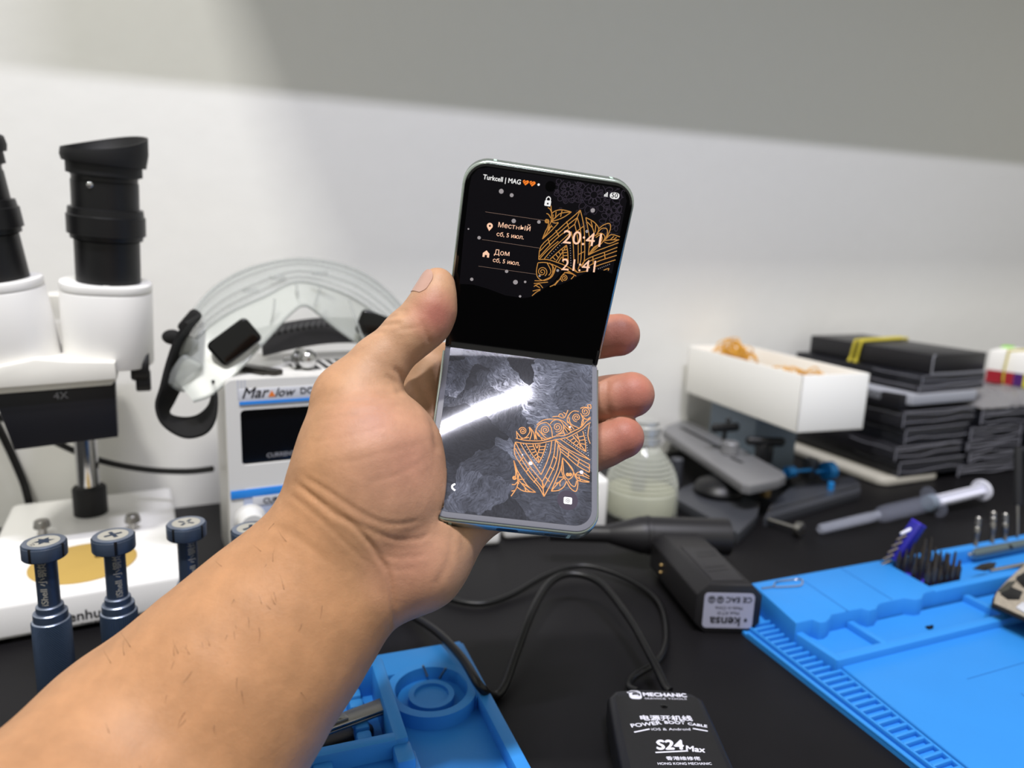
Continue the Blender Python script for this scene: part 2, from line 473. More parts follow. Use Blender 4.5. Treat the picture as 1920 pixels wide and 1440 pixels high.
# ------------------------------------------------------------------ power supply
sf = frame(Vector((-.193, .466, 0)), 28)
SW, SD = .130, .115
def face(px, py):                                                                        # front-plate x, z of a picture point
    inv = sf.inverted(); o, d = inv @ CAM, inv.to_3x3() @ ray(px, py); q = o + d * (-o.y / d.y); return q.x, q.z
SH = face(440, 711)[1]
ps = thing('power_supply', 'white bench power supply with dark display and blue striped front', 'power supply', sf)
m = MB(sf); m.box0((.004, .004, .004), (SW - .004, SD, SH - .001), .002); m.build('case', 'case_white', ps)
m = MB(sf)
X = Matrix.Rotation(pi / 2, 4, 'X')                                                       # polygon x, y -> x, z ; extrusion towards the viewer
w0, w1 = face(436, 766), face(600, 900)
win = rrect(SW - .017, .056, .003, 5, SW / 2, .105)
wx0, wz1 = face(437, 770); wx1, wz0 = face(445, 868)
wz0, wz1 = face(440, 872)[1], face(436, 768)[1]
win = rrect(SW - .018, wz1 - wz0, .003, 5, SW / 2, (wz0 + wz1) / 2)
out = rrect(SW, SH - .003, .005, 5, SW / 2, SH / 2 + .0015)
m.ring(out, win, -.008, .004, M=X)
fp = m.build('front_bezel', 'case_white', ps, ang=30)
m = MB(sf)
for i in range(3): m.box0((.0075 + .0022 * i, -.0042, wz1 + .0075), (.0087 + .0022 * i, -.0038, wz1 + .021))
m.build('ribs', 'plate_grey', fp)
m = MB(sf); m.prism(win, -.004, .001, M=X); dsp = m.build('display_window', 'glass_black', ps)
cx, cz = face(500, 857); cx2, _ = face(553, 850)
m = MB(sf); m.text('CURRENT', .0068, Matrix.Translation((cx, -.0012, cz)) @ X, bold=.01, width=cx2 - cx); m.build('lettering', 'grey_ink', dsp)
# name plate
nx0, nz1 = face(446, 728); _, nz0 = face(446, 757)
m = MB(sf); m.box0((nx0, -.0046, nz0), (SW - .012, -.0038, nz1), .0003); npl = m.build('name_plate', 'plate_grey', ps)
m = MB(sf); m.box0((nx0, -.0050, nz0), (SW - .012, -.0044, nz0 + .0022)); m.build('stripe', 'blue_line', npl)
m = MB(sf); tz = nz0 + .0046; m.text('Mar', .0088, Matrix.Translation((nx0 + .002, -.0049, tz)) @ X, shear=.35, bold=.012, width=.0175)
m.text('low', .0088, Matrix.Translation((nx0 + .0235, -.0049, tz)) @ X, shear=.35, bold=.012, width=.0135)
m.text('DC POWER SUPPLY', .006, Matrix.Translation((nx0 + .0405, -.0049, tz + .0008)) @ X, bold=.02, width=.054); m.build('lettering', 'ink', npl)
m = MB(sf); m.flat([(0, 0), (.0048, 0), (.0024, .0045)], 0, Matrix.Translation((nx0 + .0188, -.0049, tz)) @ X); m.build('logo_mark', 'orange', npl)
# control panel
px0, pz1 = face(428, 917); _, pzb = face(428, 928)
m = MB(sf); m.prism(rrect(SW - .018, pz1 - .012, .003, 4, SW / 2, (pz1 + .012) / 2), .0038, .0046, M=X); cpn = m.build('control_panel', 'panel_grey', ps)
m = MB(sf); m.box0((px0 + .001, -.0051, pz1 - .0062), (SW - .0095, -.0045, pz1 - .0002), .0002); m.build('stripe', 'blue_line', cpn)
lx, lz = face(472, 938); lx2, lz2 = face(545, 924)
m = MB(sf); m.box0((lx, -.0052, lz - .0025), (lx + .034, -.0045, lz + .0042), .0003); lb = m.build('caption_plate', 'plate_grey', cpn)
m = MB(sf); m.text('CURRENT', .0056, Matrix.Translation((lx + .007, -.0055, lz - .0012)) @ X, bold=.02, width=.023); m.build('lettering', 'ink', lb)
kx, kz = face(467, 968)
for i in range(2):
    m = MB(sf @ Matrix.Translation((kx + .034 * i, -.0045, kz)) @ X)
    m.lathe([(.0105, 0), (.0105, .001), (.009, .0015), (.0085, .013), (.0075, .0145), (0, .0145)], 40); kb = m.build('knob', 'case_white', cpn)
for i in range(2):
    m = MB(sf @ Matrix.Translation((.032 + .065 * i, -.0045, .032)) @ X); m.lathe([(.008, 0), (.008, .01), (.006, .016), (0, .016)], 24); m.build('terminal', 'red' if i else 'black_matte', cpn)
for x in (.012, SW - .012):
    for y in (.02, SD - .02): m = MB(sf); m.cyl((x, y, 0), (x, y, .005), .006); m.build('foot', 'black_soft', ps)
# vent slots in the top
m = MB(sf)
for i in range(9): m.box0((.052 + .0075 * i, .028, SH - .0012), (.0565 + .0075 * i, .070, SH - .0008))
m.build('vent', 'black_matte', ps)

# bolt, bar and strap lying on the supply
STP = SH - .0008
b0 = sf @ Vector((0, 0, STP)); zt = b0.z
k = G(577, 693, zt); d1 = (sf.to_3x3() @ Vector((1, 0, 0)))
m = MB(); kk = k + Vector((0, 0, .0078)); tl = P(536, 681, (kk - CAM).dot(F) + .012); tl.z = zt + .0045
m.sphere(kk, .0072, (1, 1, 1.05)); m.cyl(kk, tl, .0034, .003); m.lathe([(.0086, -.001), (.0086, .001)], 24, axisframe(kk + (tl - kk) * .32, tl))
one('bolt', m, 'chrome', 'shiny round headed bolt lying on top of the white power supply', 'bolt')
m = MB(); a, b = G(452, 694, zt), G(524, 706, zt)
m.prism(rrect((b - a).length, .010, .003, 4, (b - a).length / 2, 0), .0005, .0045, .0008, M=Matrix.Translation(a) @ Matrix.Rotation(atan2(b.y - a.y, b.x - a.x), 4, 'Z'))
one('metal_bar', m, 'dark_steel', 'flat grey metal bar lying at the front of the power supply top', 'metal bar')

# ------------------------------------------------------------------ goggles on the supply
gg = thing('safety_goggles', 'clear safety goggles with black strap lying on the power supply', 'goggles', frame(b0 + Vector((.03, .08, 0)), 0))
D = .545
outer = [P(x, y, d) for x, y, d in ((322, 690, .50), (334, 640, .51), (362, 586, .525), (405, 538, .545), (470, 503, .565), (560, 486, .585), (650, 500, .60), (715, 536, .61), (765, 590, .615), (790, 640, .615))]
ridge = [P(x, y, d) for x, y, d in ((330, 712, .485), (346, 668, .492), (380, 622, .503), (430, 586, .518), (495, 556, .534), (560, 528, .55), (640, 548, .566), (695, 580, .578), (745, 622, .585), (775, 665, .585))]
flng = [P(x, y, d) for x, y, d in ((362, 752, .478), (398, 738, .484), (446, 694, .494), (496, 640, .51), (542, 590, .528), (571, 572, .538), (602, 592, .55), (640, 622, .562), (700, 662, .574), (750, 690, .578))]
m = MB(); m.strip(outer, ridge, 5, .0016); m.build('upper_shell', 'clear_plastic', gg, 60)
m = MB(); m.strip(ridge, flng, 5, .0018); sk = m.build('face_skirt', 'clear_frost', gg, 60)
m = MB(); m.tube(outer, .0018, 8, 4); m.tube(ridge, .0014, 8, 4); m.tube(flng, .0013, 8, 4)
for q_ in (.22, .55, .8): m.tube([a.lerp(b, q_) - F * .002 for a, b in zip(outer, ridge)], .0007, 6, 4)
m.tube([P(x, y, .54) for x, y in ((556, 533), (558, 560), (566, 574))], .0012, 8, 3); m.tube([P(x, y, .54) for x, y in ((600, 537), (594, 560), (590, 575))], .0012, 8, 3)
m.tube([P(x, y, .52) for x, y in ((515, 560), (512, 590), (500, 625), (470, 660))], .001, 8, 3)
m.tube([P(x, y, .535) for x, y in ((655, 562), (664, 590), (684, 640), (720, 680))], .001, 8, 3)
m.build('rims', 'clear_plastic', gg, 60)
lensb = [p + F * .045 - U * .012 for p in outer]
m = MB(); m.strip(outer, lensb, 5, .0012); m.build('lens', 'lens', gg, 60)
for k, (x, y) in enumerate(((520, 520), (600, 512), (470, 545))): m = MB(); m.box((0, 0, 0), (.012, .003, .004), .001, M=frame(P(x, y, .545), 20)); m.build('clip', 'clear_plastic', gg, 60)
for x, y, d, an, wd in ((440, 641, .497, 37, .033), (706, 612, .566, -20, .030)):
    z = -ray(x, y).normalized(); xv = (R * cos(radians(an)) + U * sin(radians(an))); xv = (xv - z * xv.dot(z)).normalized()
    fm = Matrix((xv, z.cross(xv), z)).transposed().to_4x4(); fm.translation = P(x, y, d)
    m = MB(fm); m.prism(rrect(wd, .020, .004, 5), -.002, .006, .0022, seg=3); m.build('vent_cap', 'black_gloss', gg)
# left hinge lug and strap
m = MB(); m.box((0, 0, 0), (.016, .008, .024), .003, M=frame(P(344, 700, .485), 20, 0, 35)); m.box((0, 0, 0), (.009, .006, .016), .002, M=frame(P(352, 652, .492), 20, 0, 35)); m.build('strap_lug', 'clear_frost', gg, 60)
pa = [(346, 604), (326, 636), (310, 682), (299, 725), (290, 762), (304, 798), (345, 822), (385, 815), (405, 788), (409, 745), (402, 712)]
pb = [(372, 588), (350, 625), (338, 668), (345, 702), (325, 750), (315, 777), (342, 786), (372, 781), (394, 762), (401, 738), (399, 712)]
m = MB(); m.strip([P(x, y, .468 + .002 * i) for i, (x, y) in enumerate(pa)], [P(x, y, .496 + .001 * i) for i, (x, y) in enumerate(pb)], 5, .002); m.build('strap', 'fabric_black', gg, 60)
m = MB(); m.sphere(P(323, 632, .50), .006, (1.2, .8, .9)); m.box((0, 0, 0), (.009, .012, .018), .003, M=frame(P(356, 602, .505), 20, 0, 40)); m.build('buckle', 'fabric_black', gg)
# strap running over the back of the supply
sb = frame(sf @ Vector((.036, .082, STP)), 28)
m = MB(sb)
n = 26
pts = [Vector((.005 * i, .010 * sin(i / 25 * 2.4) , .012 + .0075 * sin(pi * i / 25))) for i in range(n)]
m.strip([p + Vector((0, -.008, -.0085)) for p in pts], [p + Vector((0, -.002, .004)) for p in pts], 2, .003)
m.strip([p + Vector((0, -.002, .004)) for p in pts], [p + Vector((0, .022, .007)) for p in pts], 2, .003)
m.build('strap_band', 'foam', gg, 60)
m = MB(sb)
for i in range(1, 25):
    p = pts[i]; m.tube([p + Vector((-.004, -.003, .0052)), p + Vector((0, .008, .0068)), p + Vector((.004, .020, .0082))], .0017, 6, 2)
m.build('strap_ribs', 'fabric_grey', gg, 60)

# ------------------------------------------------------------------ cables behind the microscope
m = MB(); m.tube([P(x, y, d) for x, y, d in ((-40, 770, .55), (0, 783, .56), (45, 800, .57), (140, 846, .59), (205, 868, .60), (280, 881, .606), (350, 884, .600), (398, 879, .592))], .0026, 10, 6)
one('cable', m, 'cable', 'black cable hanging along the wall behind the microscope column to the power supply', 'cable')
m = MB(); m.tube([wallp(-.165, .13, .012), wallp(-.150, .085, .011), G(8, 880, .035) * .0 + wallp(-.139, .045, .012), wallp(-.130, .006, .014), wallp(-.10, .0035, .02), wallp(-.06, .0035, .03)], .0032, 10, 6)
one('cable', m, 'cable', 'black cable running down the wall at the far left edge', 'cable')

# ------------------------------------------------------------------ screwdrivers
def driver(i):
    zc = P(82, 1015, .383).z
    p = G(*((82, 1015), (212, 1003), (349, 980), (470, 990))[i], zc); p.z = 0
    fr = frame(p, -25 + 40 * i)
    names = ['six point star on its cap, leftmost of four', 'bold cross on its cap, second from left', 'split cross on its cap, third from left', 'three armed mark on its cap, half behind the arm']
    t = thing('screwdriver', 'blue grey screwdriver standing upright, ' + names[i], 'screwdriver', fr, 'screwdrivers standing on their handles')
    m = MB(fr); b = [(.0084, 0), (.0092, .0015), (.0096, .004), (.0096, .0472), (.0091, .0480)]
    m.lathe(b, 48); h = m.build('handle', 'knurl' if i != 1 else 'knurl_straight', t)
    m = MB(fr); m.lathe([(.0092, .0479), (.0088, .0483), (.0082, .0484)], 48, cap=False); m.lathe([(.0083, .0526), (.0078, .0531), (.0066, .0531)], 40, cap=False); m.lathe([(.0066, .0565), (.0062, .0570), (.0052, .0571)], 40, cap=False); m.build('bright_edges', 'screw_edge', t)
    m = MB(fr); m.lathe([(.0086, .047), (.0084, .0481), (.0084, .0522), (.0083, .0526), (.0067, .0531), (.0067, .056), (.0066, .0565), (.0054, .0571), (.0054, zc - .008)], 40); sh = m.build('shaft', 'screw_blue', t)
    m = MB(fr); m.lathe([(.0060, zc - .0086), (.0103, zc - .0086), (.0108, zc - .0080), (.0108, zc - .0008), (.0102, zc), (0, zc)], 56)
    cp = m.build('cap', 'screw_blue', t)
    m = MB(fr); m.lathe([(.01085, zc - .0011), (.0101, zc + .0001), (.0072, zc + .00012)], 56, cap=False); m.build('cap_lit_edge', 'screw_edge', cp)  # paler ring paints in the light falling on the upward face
    for j in range(4):
        m = MB(fr); a_ = j * pi / 2 + .35; m.box((0, 0, 0), (.0008, .0016, .0078), .0002, M=Matrix.Rotation(a_, 4, 'Z') @ Matrix.Translation((.0105, 0, zc - .0041))); m.build('grip_notch', 'black_matte', cp)
    m = MB(fr); m.lathe([(.0076, zc - .0001), (.0076, zc + .0002), (0, zc + .0002)], 40); dk = m.build('cap_disc', 'screw_disc', t)
    m = MB(fr @ Matrix.Translation((0, 0, zc + .0003)))
    if i == 0: m.flat([((.0050 if j % 2 == 0 else .0026) * cos(j * pi / 6), (.0050 if j % 2 == 0 else .0026) * sin(j * pi / 6)) for j in range(12)]); m.text('T2', .003, Matrix.Rotation(radians(-5), 4, 'Z') @ Matrix.Translation((-.0015, -.0070, 0)))
    elif i == 1:
        for q in (0, pi / 2): m.flat([(-.0046, -.001), (.0046, -.001), (.0046, .001), (-.0046, .001)], .00002 * q, Matrix.Rotation(q + .6, 4, 'Z'))
    elif i == 2:
        for q in range(4): m.flat([(.0012, -.0008), (.0048, -.0008), (.0048, .0008), (.0012, .0008)], 0, Matrix.Rotation(q * pi / 2 + .5, 4, 'Z'))
    else:
        for q in range(3): m.flat([(0, -.0011), (.0046, -.0011), (.0046, .0011), (0, .0011)], .00002 * q, Matrix.Rotation(q * 2 * pi / 3 + .25, 4, 'Z'))
    m.build('cap_mark', 'screw_blue', dk)
    # lettering wrapped up the shaft
    m = MB(); m.text('iShell 小钢炮', .0052, Matrix(), bold=.01, width=.026)
    bmesh.ops.triangulate(m.b, faces=m.b.faces[:]); bmesh.ops.subdivide_edges(m.b, edges=[e_ for e_ in m.b.edges if e_.calc_length() > .0006], cuts=3, use_grid_fill=True); bmesh.ops.triangulate(m.b, faces=m.b.faces[:])
    ang = radians((-80, -50, -40, -40)[i]) - radians(-25 + 40 * i) + .33
    for v in m.b.verts:
        th = ang - v.co.y / .0055; z = .0585 + v.co.x; v.co = fr @ Vector((.00545 * cos(th), .00545 * sin(th), z))
    m.build('lettering', 'grey_mark', sh)
def knurl(name, straight):
    mm = mat(name, '34445a', .45, metal=.55); nt = mm.node_tree; N, L = nt.nodes, nt.links
    tc = N.new('ShaderNodeTexCoord'); sep = N.new('ShaderNodeSeparateXYZ'); L.new(tc.outputs['Object'], sep.inputs[0])
    at = N.new('ShaderNodeMath'); at.operation = 'ARCTAN2'; L.new(sep.outputs[1], at.inputs[0]); L.new(sep.outputs[0], at.inputs[1])
    def wave(kz):
        a = N.new('ShaderNodeMath'); a.operation = 'MULTIPLY'; a.inputs[1].default_value = 54; L.new(at.outputs[0], a.inputs[0])
        b = N.new('ShaderNodeMath'); b.operation = 'MULTIPLY_ADD'; b.inputs[1].default_value = kz; L.new(sep.outputs[2], b.inputs[0]); L.new(a.outputs[0], b.inputs[2])
        s = N.new('ShaderNodeMath'); s.operation = 'SINE'; L.new(b.outputs[0], s.inputs[0]); return s
    s1 = wave(0 if straight else 4200)
    mx = N.new('ShaderNodeMath'); mx.operation = 'MAXIMUM'; L.new(s1.outputs[0], mx.inputs[0]); L.new((s1 if straight else wave(-4200)).outputs[0], mx.inputs[1])
    bp = N.new('ShaderNodeBump'); bp.inputs['Strength'].default_value = .8; bp.inputs['Distance'].default_value = .0004; L.new(mx.outputs[0], bp.inputs['Height']); L.new(bp.outputs[0], N['Principled BSDF'].inputs['Normal'])
knurl('knurl', False); knurl('knurl_straight', True)
for i in range(4): driver(i)

# ------------------------------------------------------------------ flip phone
PO = Vector((.00403, .32053, .21103))
PM = Matrix(((.99266, .08368, .08733), (.0675, .21587, -.97409), (-.10036, .97283, .20864)))
FA, FB = .47760176, .52348643
PW, PL, PT = .0719, .0825, .0069
def half(up):
    v = Vector((0, cos(FA), sin(FA))) if up else Vector((0, -cos(FB), sin(FB)))
    n = Vector((0, -sin(FA), cos(FA))) if up else Vector((0, sin(FB), cos(FB)))
    x = Vector((1, 0, 0)) if up else Vector((1, 0, 0))
    mm = Matrix((PM @ x, PM @ v, PM @ n)).transposed().to_4x4(); mm.translation = PO
    return mm                                # x right, y away from the hinge, z out of the screen (mirrored for the lower half)
HU, HL = half(True), half(False)
def scr(px, py, up):
    M = HU if up else HL
    inv = M.inverted(); o, d = inv @ CAM, inv.to_3x3() @ ray(px, py); q = o + d * (-o.z / d.z); return q.x, q.y
phone = thing('flip_phone', 'open mint green folding phone held in the hand, its cracked display partly black', 'phone', Matrix.Translation(PO) @ PM.to_4x4())
def outline(inset, y0, r):
    w = PW / 2 - inset; L = PL - inset; o = [(-w, y0), (w, y0)]
    o += [(w - r + r * cos(radians(a)), L - r + r * sin(radians(a))) for a in range(0, 91, 9)]
    o += [(-w + r - r * sin(radians(a)), L - r + r * cos(radians(a))) for a in range(0, 91, 9)]
    return o
for up in (True, False):
    M = HU if up else HL
    m = MB(M); m.prism(outline(0, .0025, .0105), -PT, 0, .0014, seg=3); fr_ = m.build('upper_frame' if up else 'lower_frame', 'phone_alu', phone)
    for x in ((-.0238, .0245) if up else (-.024, .024)): m = MB(M); m.box((x, PL - .0003, -PT / 2), (.0013, .00066, PT - .0030)); m.build('antenna_band', 'phone_band', fr_)
    m = MB(M); m.prism(outline(.0010, .0020, .0095), -.0022, .0005 if up else .0007, .0004); m.build('upper_bezel' if up else 'lower_bezel', 'phone_bezel' if up else 'phone_rim', phone)
    # display glass
    m = MB(M)
    ins = .0022 if up else .0034
    m.prism(outline(ins, .0006, .0075), -.001, .00062 if up else .00082)
    d = m.build('upper_display' if up else 'lower_display', 'phone_bezel' if up else 'smeared_screen', phone) if up else m
    if not up: LOWD = m
    else: UPD = d
# hinge and folded ends
m = MB(Matrix.Translation(PO) @ PM.to_4x4()); m.cyl((-PW / 2 + .001, -.0012, -.0035), (PW / 2 - .001, -.0012, -.0035), .0036, n=28); m.build('hinge', 'phone_rim', phone)
for x in (-PW / 2 + .0008, PW / 2 - .0026): m = MB(HU); m.box0((x, -.0005, -.0045), (x + .0018, .007, .0006), .0004); m.build('hinge_cap', 'black_matte', phone)
m = MB(HU); m.ribbon([scr(990, 320, 1), scr(1030, 325, 1), scr(1085, 335, 1)], .0006, .0007); m.build('earpiece', 'black_soft', phone)
# soft fold of the flexible screen
m = MB(Matrix.Translation(PO) @ PM.to_4x4()); b = bmesh.new(); r_ = .0052; half_ = (pi - FA - FB) / 2; tl_ = r_ / tan(half_); bis = Vector((0, sin((FA - FB) / 2) * 0 + cos(pi / 2 + (FA - FB) / 2), sin(pi / 2 + (FA - FB) / 2)))
cc_ = bis * (r_ / sin(half_)); rows_ = []
ta = Vector((0, cos(FA), sin(FA))) * tl_ - cc_; tb = Vector((0, -cos(FB), sin(FB))) * tl_ - cc_
for i in range(13):
    v = ta.lerp(tb, i / 12).normalized() * r_ + cc_ + Vector((0, 0, .00066)); rows_.append([b.verts.new(v + Vector((x, 0, 0))) for x in (-PW / 2 + .0034, PW / 2 - .0034)])
for A, B2 in zip(rows_, rows_[1:]):
    f = b.faces.new((A[0], B2[0], B2[1], A[1])); f.normal_update()
    if f.normal.z < 0: f.normal_flip()
m._add(b); m.build('screen_fold', 'fold_film', phone, 80)
# port and speaker in the lower edge
m = MB(HL); m.prism(rrect(.0088, .0026, .0013, 5, .0, 0), -.0001, .00015, M=Matrix.Translation((-.001, PL, -PT / 2)) @ Matrix.Rotation(-pi / 2, 4, 'X')); m.build('charging_port', 'black_matte', phone)
m = MB(HL); m.prism(rrect(.0085, .0009, .0004, 4, .0, 0), -.0001, .00015, M=Matrix.Translation((.0185, PL, -PT / 2)) @ Matrix.Rotation(-pi / 2, 4, 'X')); m.build('speaker_slot', 'black_matte', phone)

# smeared lower screen: dark glass with finger grease of its own shape
mm = mat('smeared_screen', '0c0c12', .2, coat=.25); nt = mm.node_tree; N, L = nt.nodes, nt.links; B = N['Principled BSDF']
def nd(t, **k):
    n = N.new('ShaderNode' + t)
    for a, v in k.items():
        if a in n.inputs: n.inputs[a].default_value = v
    return n
def mth(op, a, b=None, c=None):
    n = N.new('ShaderNodeMath'); n.operation = op
    for i, v in enumerate((a, b, c)):
        if v is None: continue
        if isinstance(v, (int, float)): n.inputs[i].default_value = v
        else: L.new(v, n.inputs[i])
    return n.outputs[0]
tc = nd('TexCoord')
wob = nd('TexNoise', Scale=90., Detail=3.); L.new(tc.outputs['Object'], wob.inputs['Vector'])
vm = N.new('ShaderNodeVectorMath'); vm.operation = 'MULTIPLY_ADD'; L.new(wob.outputs['Color'], vm.inputs[0]); vm.inputs[1].default_value = (.014, .014, .014); L.new(tc.outputs['Object'], vm.inputs[2])
vor = nd('TexVoronoi', Scale=62.); L.new(vm.outputs[0], vor.inputs['Vector'])
sepc = nd('SeparateColor'); L.new(vor.outputs['Color'], sepc.inputs[0])
rot = N.new('ShaderNodeVectorRotate'); rot.rotation_type = 'Z_AXIS'; L.new(vm.outputs[0], rot.inputs['Vector']); L.new(mth('MULTIPLY', sepc.outputs[0], 2.6), rot.inputs['Angle'])
mp = nd('Mapping'); mp.inputs['Scale'].default_value = (150, 1500, 900); L.new(rot.outputs[0], mp.inputs[0])
stk = nd('TexNoise', Scale=1., Detail=3.); L.new(mp.outputs[0], stk.inputs['Vector'])
big = nd('TexNoise', Scale=48., Detail=3.); L.new(tc.outputs['Object'], big.inputs['Vector'])
amp = mth('MULTIPLY', mth('POWER', sepc.outputs[1], 1.3), mth('MULTIPLY_ADD', big.outputs['Fac'], 2.4, -.55))
m3 = N.new('ShaderNodeClamp'); L.new(mth('MULTIPLY', mth('MAXIMUM', amp, .06), mth('MULTIPLY_ADD', stk.outputs['Fac'], 2.2, -.35)), m3.inputs[0])
cr = N.new('ShaderNodeMix'); cr.data_type = 'RGBA'; cr.inputs[6].default_value = (.012, .012, .017, 1); cr.inputs[7].default_value = (.172, .187, .25, 1); L.new(m3.outputs[0], cr.inputs[0]); L.new(cr.outputs[2], B.inputs['Base Color'])
rr = N.new('ShaderNodeMapRange'); rr.inputs[3].default_value = .01; rr.inputs[4].default_value = .11; L.new(m3.outputs[0], rr.inputs[0]); L.new(rr.outputs[0], B.inputs['Roughness'])
# the film is not perfectly flat: it warps a little towards its left edge
sx_ = nd('SeparateXYZ'); L.new(tc.outputs['Object'], sx_.inputs[0])
dx_ = mth('MINIMUM', mth('ADD', sx_.outputs[0], -.012), 0.)
bp = N.new('ShaderNodeBump'); bp.inputs['Strength'].default_value = 1; bp.inputs['Distance'].default_value = 1
L.new(mth('MULTIPLY', mth('MULTIPLY', mth('MULTIPLY', dx_, dx_), sx_.outputs[1]), -15.), bp.inputs['Height']); L.new(bp.outputs[0], B.inputs['Normal']); L.new(bp.outputs[0], B.inputs['Coat Normal'])
LOWD = LOWD.build('lower_display', 'smeared_screen', phone)

# ---- what the upper display shows
def z1(x, y): return scr(780 + x / 3.691, 270 + y / 3.691, 1)
def z5(x, y): return scr(980 + x / 7.2, 360 + y / 7.2, 1)
def z6(x, y): return scr(930 + x / 6.857, 740 + y / 6.857, 0)
ZU, ZL = .00064, .00084
m = MB(HU)
m.flat([z1(*p) for p in ((300, 965), (330, 640), (368, 300), (385, 220), (430, 170), (500, 160), (950, 228), (1390, 300), (1440, 330), (1457, 390), (1410, 620), (1355, 895), (1310, 875), (1250, 868), (1180, 885), (1100, 925), (1000, 970), (920, 985), (980, 930), (1045, 858), (1010, 880), (950, 950), (850, 1025), (800, 1055), (740, 1063), (620, 1045), (500, 1000), (400, 970))], ZU)
m.build('lit_picture', 'px_bg', UPD)
# faint ornament behind
m = MB(HU); e = .00001
def motif(cx, cy, rings):
    c = z1(cx, cy)
    for rad, n, ln in rings:
        m.ribbon(circ(rad, 26, *c), .00022, ZU + e, closed=True, smooth=0)
        for i in range(n):
            a = 2 * pi * i / n
            tip = (c[0] + (rad + ln) * cos(a), c[1] + (rad + ln) * sin(a)); q = z1inv(tip)
            if not inlit(q): continue
            l = [(c[0] + rad * cos(a + k), c[1] + rad * sin(a + k)) for k in (-.35 * 6 / n, .35 * 6 / n)]
            w_ = [(c[0] + (rad + ln * .6) * cos(a + k), c[1] + (rad + ln * .6) * sin(a + k)) for k in (-.4 * 6 / n, .4 * 6 / n)]
            m.ribbon([l[0], w_[0], tip, w_[1], l[1]], .00025, ZU + e, smooth=3)
def z1inv(p):
    q = HU @ Vector((p[0], p[1], 0)) - CAM; d = q.dot(F); return (960 + FPX * q.dot(R) / d - 780) * 3.691, (720 - FPX * q.dot(U) / d - 270) * 3.691
def inlit(q): return 940 < q[0] < 1445 - (q[1] - 330) * .17 and 235 + (q[0] - 950) * .15 < q[1] < 660
def clipm(n0):
    bm_ = m.b; bm_.faces.ensure_lookup_table(); inv = HU.inverted()
    kill = [f for f in bm_.faces if not inlit(z1inv(inv @ f.calc_center_median()))]
    bmesh.ops.delete(bm_, geom=kill, context='FACES')
motif(1385, 545, ((.0013, 9, .0022), (.0046, 16, .0028)))
motif(1230, 350, ((.0015, 10, .0026), (.005, 14, .003)))
motif(1050, 310, ((.001, 8, .002), (.004, 12, .002)))
motif(1440, 400, ((.002, 10, .003), (.0062, 18, .0025)))
for i in range(26):
    c = z1(random.uniform(950, 1420), random.uniform(250, 600)); m.ribbon(spiral(c[0], c[1], random.uniform(.0007, .0013), 1.6, random.uniform(0, 6), random.choice((1, -1)), 16), .0002, ZU + e, smooth=0)
clipm(0)
m.build('faint_ornament', 'px_motif', UPD)

